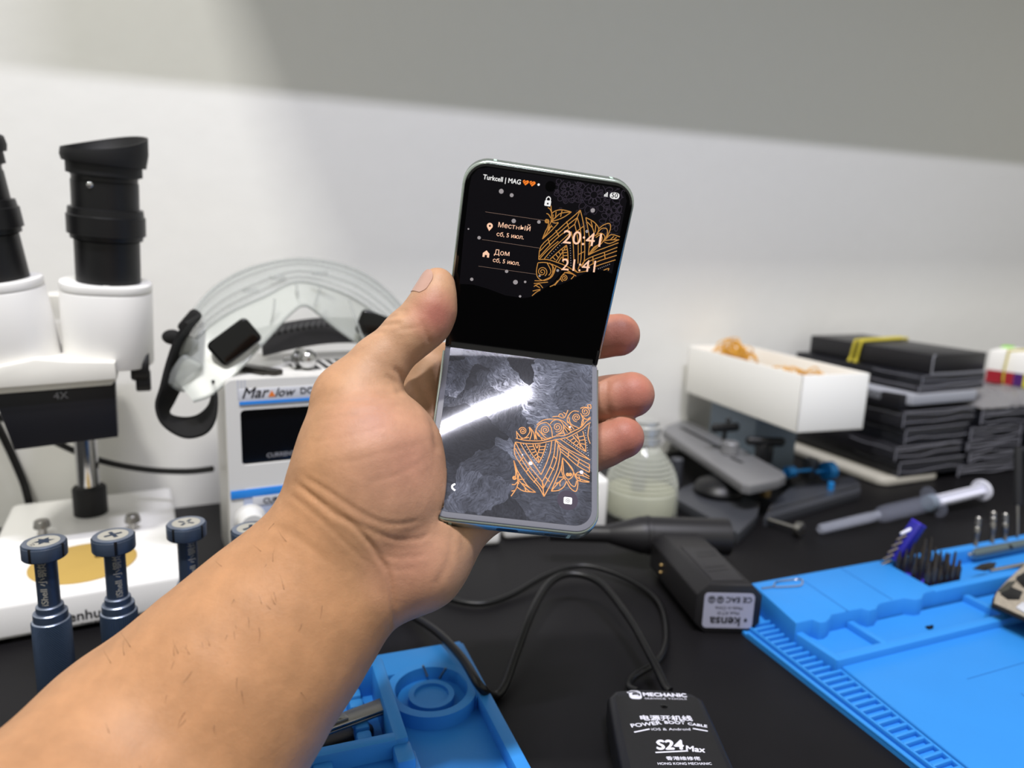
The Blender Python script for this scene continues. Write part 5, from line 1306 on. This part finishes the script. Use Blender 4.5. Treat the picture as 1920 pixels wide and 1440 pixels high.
# three bright bits and thin screwdriver standing in the back rim
for i, (x0, y0, x1, y1) in enumerate(((1826, 1022, 1835, 969), (1851, 1014, 1863, 959), (1876, 1010, 1885, 962))):
    b_ = Vector((xf @ Vector((ml(x0, y0, ZA)[0], -.0045, ZA))))
    t_ = P(x1, y1, (b_ - CAM).dot(F) + .002); d_ = (t_ - b_).normalized(); l_ = (t_ - b_).length
    m = MB(axisframe(b_, t_)); m.lathe([(.0018, 0), (.0016, l_ * .35), (.0022, l_ * .4), (.0022, l_ * .62), (.0018, l_ * .66), (.0023, l_ * .72), (.0023, l_ * .8), (.0017, l_ * .83), (.0022, l_ * .88), (.0022, l_ * .95), (.0015, l_)], 20)
    one('round_bit', m, 'steel', 'shiny ringed bit standing in the back rim of the mat, ' + ('left', 'middle', 'right')[i] + ' one of three', 'driver bit', 'ringed bits in the back rim', origin=b_)
b_ = Vector((xf @ Vector((ml(1897, 1005, ZA)[0], -.0045, ZA)))); t_ = P(1909, 838, (b_ - CAM).dot(F) + .006)
fm = axisframe(b_, t_); Lq = (t_ - b_).length
th = thing('thin_screwdriver', 'thin screwdriver with long black handle standing tip down at the right edge', 'screwdriver', fm)
m = MB(fm); m.lathe([(.0007, 0), (.0012, .004), (.0012, Lq * .40)], 16); m.build('blade', 'steel', th)
m = MB(fm); m.lathe([(.0022, Lq * .36), (.0034, Lq * .37), (.0034, Lq * .96), (.0028, Lq)], 20); m.build('handle', 'black_soft', th)
# spoon spudger
p = [G(x, y, .0135) for x, y in ((1822, 1080), (1835, 1072), (1852, 1068), (1866, 1069), (1862, 1078), (1845, 1084))]
m = MB(); cz_ = .0135; c_ = sum(p, Vector()) / 6; m.M = Matrix.Translation((0, 0, 0)); m.prism([(v.x, v.y) for v in p], fr0[1] * 0 + .0192, .0203, .0003)
sp = thing('spudger', 'flat opening tool with dark spoon tip beside the bits on the blue mat', 'pry tool', Matrix.Translation(Vector((c_.x, c_.y, .0192))))
for v in m.b.verts: pass
m.build('spoon_tip', 'dark_steel', sp)
m = MB(); a = G(1866, 1070, .0205); b = G(1935, 1055, .0215); m.cyl(Vector((a.x - .004, a.y, .0200)), Vector((b.x, b.y, .0212)), .0016, .0018, 12); m.build('shank', 'chrome', sp)
# opened phone board
ZP = .0242
pp = [G(x, y, ZP) for x, y in ((1860, 1128), (1862, 1116), (1868, 1104), (1886, 1085), (1908, 1064), (1925, 1050), (2080, 1020), (2160, 1110), (2020, 1205), (1925, 1157))]
bf_ = Matrix.Translation(Vector((pp[0].x, pp[0].y, 0)))
pbn = thing('opened_phone', 'opened phone with bare circuit board lying on the blue mat at the right edge', 'phone', bf_)
l0 = [(v.x, v.y) for v in pp]
m = MB(); m.prism(l0, .0193, ZP - .0022, .0010); m.build('phone_frame', 'black_matte', pbn)
cx_, cy_ = sum(v.x for v in pp) / len(pp), sum(v.y for v in pp) / len(pp)
l1 = [(cx_ + (x - cx_) * .955, cy_ + (y - cy_) * .955) for x, y in l0]
m = MB(); m.prism(l1, ZP - .0023, ZP - .0012, .0003); m.build('chassis', 'board_tan', pbn)
def q3(*pts): return [(v.x, v.y) for v in (G(x, y, ZP) for x, y in pts)]
m = MB(); m.prism(q3((1876, 1112), (1893, 1098), (1918, 1108), (1912, 1122), (1890, 1122)), ZP - .0013, ZP - .0002, .0003); m.prism(q3((1905, 1085), (1930, 1070), (1990, 1075), (1980, 1100), (1920, 1100)), ZP - .0013, ZP + .0018, .0004); m.prism(q3((1922, 1118), (1990, 1100), (2070, 1110), (2010, 1170)), ZP - .0013, ZP + .0010, .0004); m.build('shield', 'black_matte', pbn)
m = MB(); m.prism(q3((1872, 1106), (1890, 1090), (1905, 1088), (1893, 1103), (1880, 1110)), ZP - .0013, ZP - .0001, .0002); m.build('circuit_board', 'board', pbn)
m = MB(); m.prism(q3((1905, 1138), (1918, 1128), (1935, 1135), (1925, 1150)), ZP - .0013, ZP + .0002, .0003); m.build('camera_module', 'plate_grey', pbn)

# ------------------------------------------------------------------ syringe
sa, se = G(1537, 988, .008), G(1846, 935, .008)
sa.z = .0055; se.z = .0190
fm = axisframe(sa, se); Ls = (se - sa).length
def sk_at(px): return Ls * (px - 1537) / (1846 - 1537)
sy_ = thing('syringe', 'clear plastic syringe with white plunger and capped needle lying on the black bench', 'syringe', fm)
m = MB(fm); m.lathe([(.0035, 0), (.0048, .002), (.0052, sk_at(1620)), (.0045, sk_at(1636))], 24); m.build('needle_cap', 'syringe', sy_)
m = MB(fm); m.lathe([(.0030, sk_at(1630)), (.0035, sk_at(1637)), (.0078, sk_at(1642)), (.0085, sk_at(1648)), (.0085, sk_at(1738)), (.0085, sk_at(1741))], 32, cap=False)
m.prism([(x * 1.0, y) for x, y in rrect(.034, .017, .008, 6)], sk_at(1738), sk_at(1738) + .0022, .0006, M=Matrix.Rotation(radians(38), 4, 'Z')); m.build('barrel', 'syringe_clear', sy_)
m = MB(fm); m.lathe([(.0078, sk_at(1728)), (.0080, sk_at(1730)), (.0080, sk_at(1738)), (.006, sk_at(1740))], 24); m.build('piston', 'box_grey', sy_)
m = MB(fm); z0_, z1_ = sk_at(1738), sk_at(1834)
m.box0((-.0065, -.0011, z0_), (.0065, .0011, z1_)); m.box0((-.0011, -.0065, z0_), (.0011, .0065, z1_)); m.lathe([(.0105, z1_), (.0115, z1_ + .0008), (.0115, z1_ + .0025), (.0105, z1_ + .003)], 32); m.build('plunger', 'syringe_white', sy_)

# ------------------------------------------------------------------ glass bottle
gb = frame(Vector((G(1199, 962).x, G(1199, 962).y, 0)), 0)
bt_ = thing('glass_bottle', 'ribbed clear glass dispenser bottle with metal neck behind the phone', 'bottle', gb)
zz = [(.001, .038)] 
m = MB(gb)
pr_ = [(.034, 0), (.0365, .004), (.0372, .012), (.0365, .026)]
for i in range(9): pr_ += [(.0358 - .0007 * i * i * .30, .028 + i * .0042), (.0332 - .0007 * i * i * .30, .0301 + i * .0042)]
pr_ += [(.0165, .0685), (.0135, .072), (.0125, .076)]
m.lathe(pr_, 56); m.build('glass_body', 'glass_bottle', bt_, 25)
m = MB(gb); m.lathe([(.032, .003), (.0345, .006), (.0345, .024), (.0335, .0265), (0, .0265)], 40); m.build('liquid', 'liquid', bt_)
m = MB(gb); m.lathe([(.0140, .0735), (.0155, .074), (.0155, .081), (.0138, .0815), (.0138, .083), (.0150, .0835), (.0150, .0905), (.0125, .092), (.0125, .096), (.008, .099), (0, .099)], 40); m.build('metal_neck', 'neck_metal', bt_)
m = MB(gb); m.cyl((-.004, -.004, .006), (-.004, -.004, .08), .0068, n=24); m.build('dip_tube', 'alu', bt_)

# ------------------------------------------------------------------ clamp fixtures
def poly(px, z): return [(v.x, v.y) for v in (G(x, y, z) for x, y in px)]
c0 = G(1340, 960, 0)
fx = thing('clamp_fixture', 'grey aluminium clamp fixture with raised slotted bar and round black knob', 'clamp', Matrix.Translation(Vector((c0.x, c0.y, 0))))
m = MB(); m.prism(poly(((1262, 932), (1275, 915), (1300, 905), (1425, 942), (1420, 965), (1385, 1000)), .012), .0, .012, .0012); m.build('base_plate', 'alu_dark', fx)
zt_ = .041
m = MB(); m.prism(poly(((1243, 806), (1250, 798), (1282, 787), (1297, 789), (1468, 884), (1474, 892), (1460, 899), (1408, 910), (1392, 907)), zt_), zt_ - .010, zt_, .0014); m.build('slotted_bar', 'alu', fx)
m = MB(); q = poly(((1276, 801), (1362, 846)), zt_); m.ribbon(q, .006, zt_ + .0002); q = poly(((1370, 858), (1392, 868)), zt_); m.ribbon(q, .005, zt_ + .0002); m.build('slot', 'black_matte', fx)
k = G(1368, 851, zt_); m = MB(); m.cyl(Vector((k.x, k.y, zt_)), Vector((k.x, k.y, zt_ + .014)), .0095, n=28); m.build('post', 'alu', fx)
m = MB(); m.cyl(Vector((k.x - .004, k.y + .012, zt_)), Vector((k.x - .004, k.y + .012, zt_ + .026)), .0025); m.box((0, 0, 0), (.036, .008, .010), .0035, 3, M=frame(Vector((k.x - .004, k.y + .012, zt_ + .027)), 20)); m.sphere(Vector((k.x - .002, k.y + .010, zt_ + .036)), .003); m.build('wing_knob', 'black_matte', fx)
k = G(1348, 912, .02); m = MB(); m.lathe([(.020, .0121), (.025, .0135), (.026, .018), (.023, .0235), (.014, .0285), (0, .030)], 40, Matrix.Translation((k.x, k.y, 0))); m.build('round_knob', 'black_matte', fx)
for x, y in ((1276, 806), ): pass
k = G(1438, 900, .03); m = MB(); m.cyl(Vector((k.x, k.y, .0121)), Vector((k.x, k.y, zt_ - .0095)), .0055); m.build('stand_off', 'brass', fx)
k = G(1270, 880, .02); m = MB(); m.cyl(Vector((k.x, k.y + .004, 0)), Vector((k.x, k.y + .004, zt_ - .0095)), .007); m.build('stand_off', 'alu_dark', fx)
c1 = G(1520, 930, 0)
f2 = thing('clamp_fixture', 'dark clamp fixture with blue thumb screws beside the white box', 'clamp', Matrix.Translation(Vector((c1.x, c1.y, 0))))
m = MB(); m.prism(poly(((1432, 972), (1446, 942), (1492, 906), (1598, 892), (1612, 905), (1614, 920)), .010), 0, .010, .001); m.build('base_plate', 'alu_dark', f2)
m = MB(); q = poly(((1440, 958), (1608, 912)), .010); m.ribbon(q, .0022, .0102); m.build('guide_rail', 'steel', f2)
for x, y, r_, ln in ((1481, 886, .0062, .010), (1553, 884, .0105, .010)):
    k = G(x, y, .022); kk = Vector((k.x, k.y, .023)); dv = Vector((cos(radians(20)), sin(radians(20)), 0))
    m = MB(); m.lathe([(r_ * (1 + .06 * (i % 2)), 0) for i in range(1)] + [(r_, .0004), (r_, ln), (r_ * .8, ln + .001), (0, ln + .001)], 14, axisframe(kk - dv * ln / 2, kk + dv * ln)); m.cyl(kk - dv * .018, kk + dv * .03 * (1 if r_ < .008 else .2), .002); m.build('thumb_screw', 'knob_blue', f2)
k = G(1517, 897, .010); m = MB(); m.box0((-.006, -.007, .0095), (.006, .007, .034), .0015, M=Matrix.Translation((k.x, k.y, 0)) @ Matrix.Rotation(radians(22), 4, 'Z')); m.build('bracket', 'alu_dark', f2)
k = G(1557, 918, .010); m = MB(); m.cyl(Vector((k.x, k.y, .0095)), Vector((k.x, k.y, .0185)), .0035); m.build('stop_pin', 'knob_blue', f2)
k = Vector((.2805, .755, 0)); m = MB(); m.cyl(Vector((k.x, k.y, 0)), Vector((k.x, k.y, .056)), .0055); m.box((0, 0, 0), (.044, .008, .010), .0045, 3, M=frame(Vector((k.x, k.y, .0585)), 0)); m.box((0, 0, 0), (.018, .010, .020), .002, M=frame(Vector((k.x, k.y, .045)), 5))
c_ = Vector((k.x, k.y, 0)); one('wing_screw', m, 'black_matte', 'black wing screw clamp standing under the near corner of the white box', 'clamp screw', origin=c_)
a, b = G(1441, 974, .0075), G(1492, 990, .0075)
m = MB(); m.cyl(Vector((a.x, a.y, .0075)), Vector((b.x, b.y, .0075)), .0022); dv = (b - a).normalized(); m.cyl(Vector((b.x, b.y, .0075)), Vector((b.x, b.y, .0075)) + dv * .006, .0072, n=28)
one('clamp_bolt', m, 'steel', 'steel bolt with round knurled head lying in front of the dark clamp fixture', 'bolt')

# ------------------------------------------------------------------ white box of rubber bands on a grey box
wb = frame(Vector((.2896, .6986, 0)), 19.3)
BW, BD, BZ, BH = .086, .205, .0835, .0594
g2 = frame(wb @ Vector((.018, .085, 0)), 19.3)
m = MB(g2); m.box0((0, 0, 0), (.060, .088, BZ - .0008), .002)
one('grey_box', m, 'box_grey', 'blue grey box standing on the bench under the white box', 'box')
wt = thing('white_box', 'open white cardboard box holding yellow rubber bands, right of the phone', 'box', wb @ Matrix.Translation((0, 0, BZ)))
m = MB(wb @ Matrix.Translation((0, 0, BZ))); t_ = .002
for lo_, hi_ in (((0, 0, 0), (BW, BD, t_)), ((0, 0, 0), (BW, t_, BH)), ((0, BD - t_, 0), (BW, BD, BH)), ((0, 0, 0), (t_, BD, BH)), ((BW - t_, 0, 0), (BW, BD, BH))): m.box0(lo_, hi_, .0005)
m.build('box_body', 'paper_white', wt)
m = MB(wb @ Matrix.Translation((0, 0, BZ))); m.box0((t_, t_, t_), (BW - t_, BD - t_, .010)); m.build('lining', 'cream', wt)
rs = random.Random(5)
m = MB(wb @ Matrix.Translation((0, 0, BZ)))
for (cx_, cy_, cz_, sx_, sy_, sz_, nn) in ((.034, .158, .052, .030, .040, .024, 60), (.040, .060, .042, .028, .050, .012, 34)):
    for i in range(nn):
        c_ = Vector((cx_ + rs.uniform(-.5, .5) * sx_, cy_ + rs.uniform(-.5, .5) * sy_, cz_ + rs.uniform(-.5, .5) * sz_)); r_ = rs.uniform(.007, .015)
        a_ = Vector((rs.uniform(-1, 1), rs.uniform(-1, 1), rs.uniform(-.6, .6))).normalized(); b2_ = a_.orthogonal().normalized()
        cc = a_.cross(b2_)
        pts = [c_ + (b2_ * cos(t) * rs.uniform(.7, 1.1) + cc * sin(t) * rs.uniform(.5, .9)) * r_ for t in [2 * pi * j / 9 for j in range(9)]]
        for v in pts: v.x = min(max(v.x, .004), BW - .004); v.y = min(max(v.y, .004), BD - .004); v.z = max(v.z, .011)
        m.tube(pts, .00075, 5, 3, closed=True)
o = one('rubber_bands', m, 'rubber', 'tangle of yellow rubber bands in the open white box', 'rubber bands'); o['kind'] = 'stuff'

# ------------------------------------------------------------------ stacks of flat boxes
BASE = G(1672, 912, 0)
def zat(b, y):
    lo_, hi_ = 0., .3
    for _ in range(40):
        md = (lo_ + hi_) / 2; q = Vector((b.x, b.y, md)) - CAM
        if 720 - FPX * q.dot(U) / q.dot(F) > y: lo_ = md
        else: hi_ = md
    return lo_
def fl_at(x, z, dep):
    """front left corner: point at height z seen at column x, on the front line of the stack"""
    b = BASE + Vector((cos(radians(24)), sin(radians(24)), 0)) * 0
    u_ = Vector((cos(radians(24)), sin(radians(24)), 0)); lo_, hi_ = -.2, .3
    for _ in range(40):
        md = (lo_ + hi_) / 2; q = b + u_ * md + Vector((0, 0, z)) - CAM
        if 960 + FPX * q.dot(R) / q.dot(F) < x: lo_ = md
        else: hi_ = md
    return b + u_ * lo_
b0_ = fl_at(1655, 0, 0)
m = MB(frame(Vector((b0_.x, b0_.y, 0)), 24)); pts = rrect(.100, .185, .014, 6, .050, .0925)
m.prism(pts, .0, .0095, .0025, seg=3)
zlast = .0096
one('white_tablet', m, 'slab_grey', 'pale grey rounded slab device lying flat on the bench under the black boxes', 'tablet')
rows = [(1684, 866, 1800, 23, .175, 'box_navy', 'black flat box resting on the pale slab device, lowest of its stack'),
        (1677, 838, 1797, 24, .175, 'box_black', 'black flat box with a torn sleeve corner, second from the bottom of its stack'),
        (1695, 804, 1812, 25, .170, 'box_navy', 'black flat box in clear wrap, third from the bottom of its stack'),
        (1692, 771, 1822, 24, .172, 'box_black', 'black flat box directly under the silver edged box'),
        (1692, 740, 1826, 25, .175, 'silver', 'flat dark box with a silver front edge in the middle of the stack'),
        (1722, 723, 1850, 26, .185, 'box_black', 'thin black box resting on the silver edged box'),
        (1728, 704, 1852, 26, .185, 'box_navy', 'thin black box just under the banded top box'),
        (1745, 664, 1851, 26, .175, 'box_black', 'black box with yellow rubber band around it, on top of the stack')]
prev_z = zlast
for i, (x0, ytop, x1, yw, dp_, mt_, lab_) in enumerate(rows):
    a = fl_at(x0, prev_z, 0); zt2 = zat(a, ytop); b = fl_at(x1, prev_z, 0); wd = (b - a).length
    bm = frame(Vector((a.x, a.y, prev_z)), yw); hh = zt2 - prev_z - .0004
    t = thing('flat_box', lab_, 'box', bm, 'flat boxes of the black stack')
    m = MB(bm)
    if mt_ == 'silver':
        m.box0((0, .004, 0), (wd, dp_, hh - .001), .0015); m.build('box_body', 'box_black', t)
        m = MB(bm); m.prism([(.0, .03), (.012, -.003), (wd, -.003), (wd, .02), (wd - .002, dp_), (0, dp_)], hh * .35, hh, .001); m.build('lid', 'box_silver', t)
    else:
        m.box0((0, 0, 0), (wd, dp_, hh * .97), .0014); bd = m.build('box_body', mt_, t)
        m = MB(bm)
        if i < 7:
            for k in range(1 + i % 2):
                y_ = -.0012; pts = [Vector((wd * s_, y_ - .0008 * rs.random(), hh * (.35 + .5 * k) + rs.uniform(-.12, .12) * hh)) for s_ in (0, .2, .4, .6, .8, 1)]
                m.tube(pts, .0006, 6, 4)
            m.tube([Vector((-.0012, -.0008, hh * s_)) for s_ in (.1, .4, .7, .95)], .0007, 6, 3)
            m.tube([Vector((-.001, .004 + .02 * s_, hh * (.75 + .12 * sin(s_ * 3)))) for s_ in range(4)], .0005, 6, 3)
            m.tube([(0, -.0012, hh * .97), (wd * .5, -.0013, hh * .96), (wd, -.0012, hh * .97)], .0006, 6, 3)
            m.mi = 1; m.box0((-.0008, -.0010, .0006), (wd + .0008, .03, hh * .97 + .0006), .001)
            m.build('clear_wrap', ['wrap_edge', 'wrap'], t)
        else:
            m.tube([(.0, -.0006, hh * .04), (.0, -.0006, hh * .9), (.004, -.0006, hh * .93)], .0008, 6, 3); m.tube([(.0, -.0006, hh * .06), (wd * .5, -.0006, hh * .03), (wd, -.0006, hh * .05)], .0007, 6, 3); m.build('seal_edge', 'grey_ink', t)
            for q_ in (0, 1):
                yb_ = .098 + .0085 * q_; m = MB(bm)
                rb = [(-.0022, yb_, hh * .2), (-.0022, yb_ - .003, hh * .97), (.004, yb_ - .002, hh + .0022), (wd * .5, yb_ + .004, hh + .0022), (wd - .004, yb_ + .008, hh + .0022), (wd + .0022, yb_ + .010, hh * .97), (wd + .0022, yb_ + .01, hh * .1), (wd + .0022, yb_ + .006, -.002), (wd * .5, yb_ + .004, .0004), (-.0022, yb_, -.002)]
                m.tube(rb, .0019, 8, 5, closed=True)
                one('rubber_band', m, 'rubber_yellow', ('yellow rubber band around the top black box, nearer one', 'yellow rubber band around the top black box, farther one')[q_], 'rubber band', 'yellow bands around the top box')
    prev_z = zt2
# second stack further right
B2_ = G(1793, 904, 0); u_ = Vector((cos(radians(22)), sin(radians(22)), 0))
BASE = B2_ + Vector((-sin(radians(22)), cos(radians(22)), 0)) * .012
rows2 = [(1795, 871, 1902, 22, .15, 'black wrapped box at the bottom of the right stack'), (1816, 846, 1905, 21, .15, 'black wrapped box second from the bottom of the right stack'), (1812, 828, 1906, 23, .15, 'thin black wrapped box third from the bottom of the right stack'), (1818, 800, 1906, 22, .15, 'black wrapped box fourth from the bottom of the right stack'), (1838, 768, 1935, 22, .12, 'wide black box under the crumpled wrapping of the right stack')]
prev_z = .0
for i, (x0, ytop, x1, yw, dp_, lab_) in enumerate(rows2):
    a = fl_at(x0, prev_z, 0); zt2 = zat(a, ytop); b = fl_at(x1, prev_z, 0); wd = (b - a).length
    bm = frame(Vector((a.x, a.y, prev_z)), yw); hh = zt2 - prev_z - .0004
    t = thing('flat_box', lab_, 'box', bm, 'wrapped boxes of the right stack')
    m = MB(bm); m.box0((0, 0, 0), (wd, dp_, hh * .95), .0014); m.build('box_body', 'box_navy', t)
    m = MB(bm)
    for k in range(3):
        pts = [Vector((wd * s_, -.0016, hh * (.25 + .33 * k) + rs.uniform(-.14, .14) * hh)) for s_ in (0, .15, .35, .55, .8, 1)]; m.tube(pts, .0007, 6, 4)
    m.tube([Vector((-.0014, -.001, hh * s_)) for s_ in (.1, .5, .95)], .001, 6, 3); m.tube([Vector((wd, -.001, hh * s_)) for s_ in (.1, .5, .95)], .001, 6, 3)
    m.build('wrap_folds', 'wrap_edge', t)
    prev_z = zt2
a = fl_at(1840, prev_z, 0); bm = frame(Vector((a.x, a.y, prev_z)), 22)
m = MB(bm); b = bmesh.new(); bmesh.ops.create_grid(b, x_segments=34, y_segments=28, size=.5)
for v in b.verts:
    x, y = (v.co.x + .5) * .13, (v.co.y + .5) * .14; h = .010 + .006 * noise.noise(Vector((x * 60, y * 40, 1))) + .003 * noise.noise(Vector((x * 160, y * 120, 4)))
    ed = min(v.co.x + .5, .5 - v.co.x, v.co.y + .5, .5 - v.co.y) * 2
    v.co = Vector((x, y, max(.0012, h + .014 * min(1, ed * 5) - .008)))
r_ = bmesh.ops.extrude_face_region(b, geom=b.faces[:])
for v in [e for e in r_['geom'] if isinstance(e, bmesh.types.BMVert)]: v.co.z -= .001
bmesh.ops.recalc_face_normals(b, faces=b.faces); m._add(b)
one('plastic_wrap', m, 'crumple', 'crumpled grey plastic wrapping lying on top of the right stack', 'plastic wrap')
zs_ = prev_z + .024
# black box and striped white box behind the right stack
c_ = P(1846, 716, .97); e_ = P(2060, 770, .88); e_.z = c_.z
yw = degrees(atan2(e_.y - c_.y, e_.x - c_.x)); Lb = .112
sbm = frame(Vector((c_.x, c_.y, c_.z)), yw)
m = MB(frame(Vector((c_.x, c_.y, 0)), yw)); m.box0((-.004, .004, 0), (Lb, .085, c_.z - .0008), .0015)
one('black_carton', m, 'box_navy', 'black carton standing behind the right stack under the striped white box', 'box')
hB2 = zat(Vector((c_.x, c_.y, 0)), 656) - c_.z
sb_ = thing('striped_box', 'white box with red, purple and yellow bands along its side at the right edge', 'box', sbm)
m = MB(sbm); m.box0((0, 0, 0), (Lb, .075, hB2), .001); m.build('box_body', 'paper_white', sb_)
for x0, x1, mt_ in ((0, .032, 'red'), (.032, .043, 'violet'), (.043, .060, 'yellow'), (.060, Lb, 'violet')):
    m = MB(sbm); m.box0((x0 + .0002, -.0005, .0006), (x1, .001, hB2 * .40)); m.build('colour_band', mt_, sb_)
m = MB(sbm); m.tube([(.022, -.0021, .001), (.022, -.0021, hB2 - .001), (.0225, .001, hB2 + .0016), (.030, .04, hB2 + .0016), (.04, .074, hB2 + .0016), (.04, .0772, hB2 - .001), (.04, .0772, 0.001), (.03, .03, -.0002)], .0012, 8, 5, closed=True)
one('rubber_band', m, 'rubber_yellow', 'yellow rubber band around the striped white box', 'rubber band')
m = MB(sbm); m.box0((-.002, .052, hB2 - .006), (.010, .0765, hB2 + .0015), .001); m.build('green_tab', 'lime', sb_)
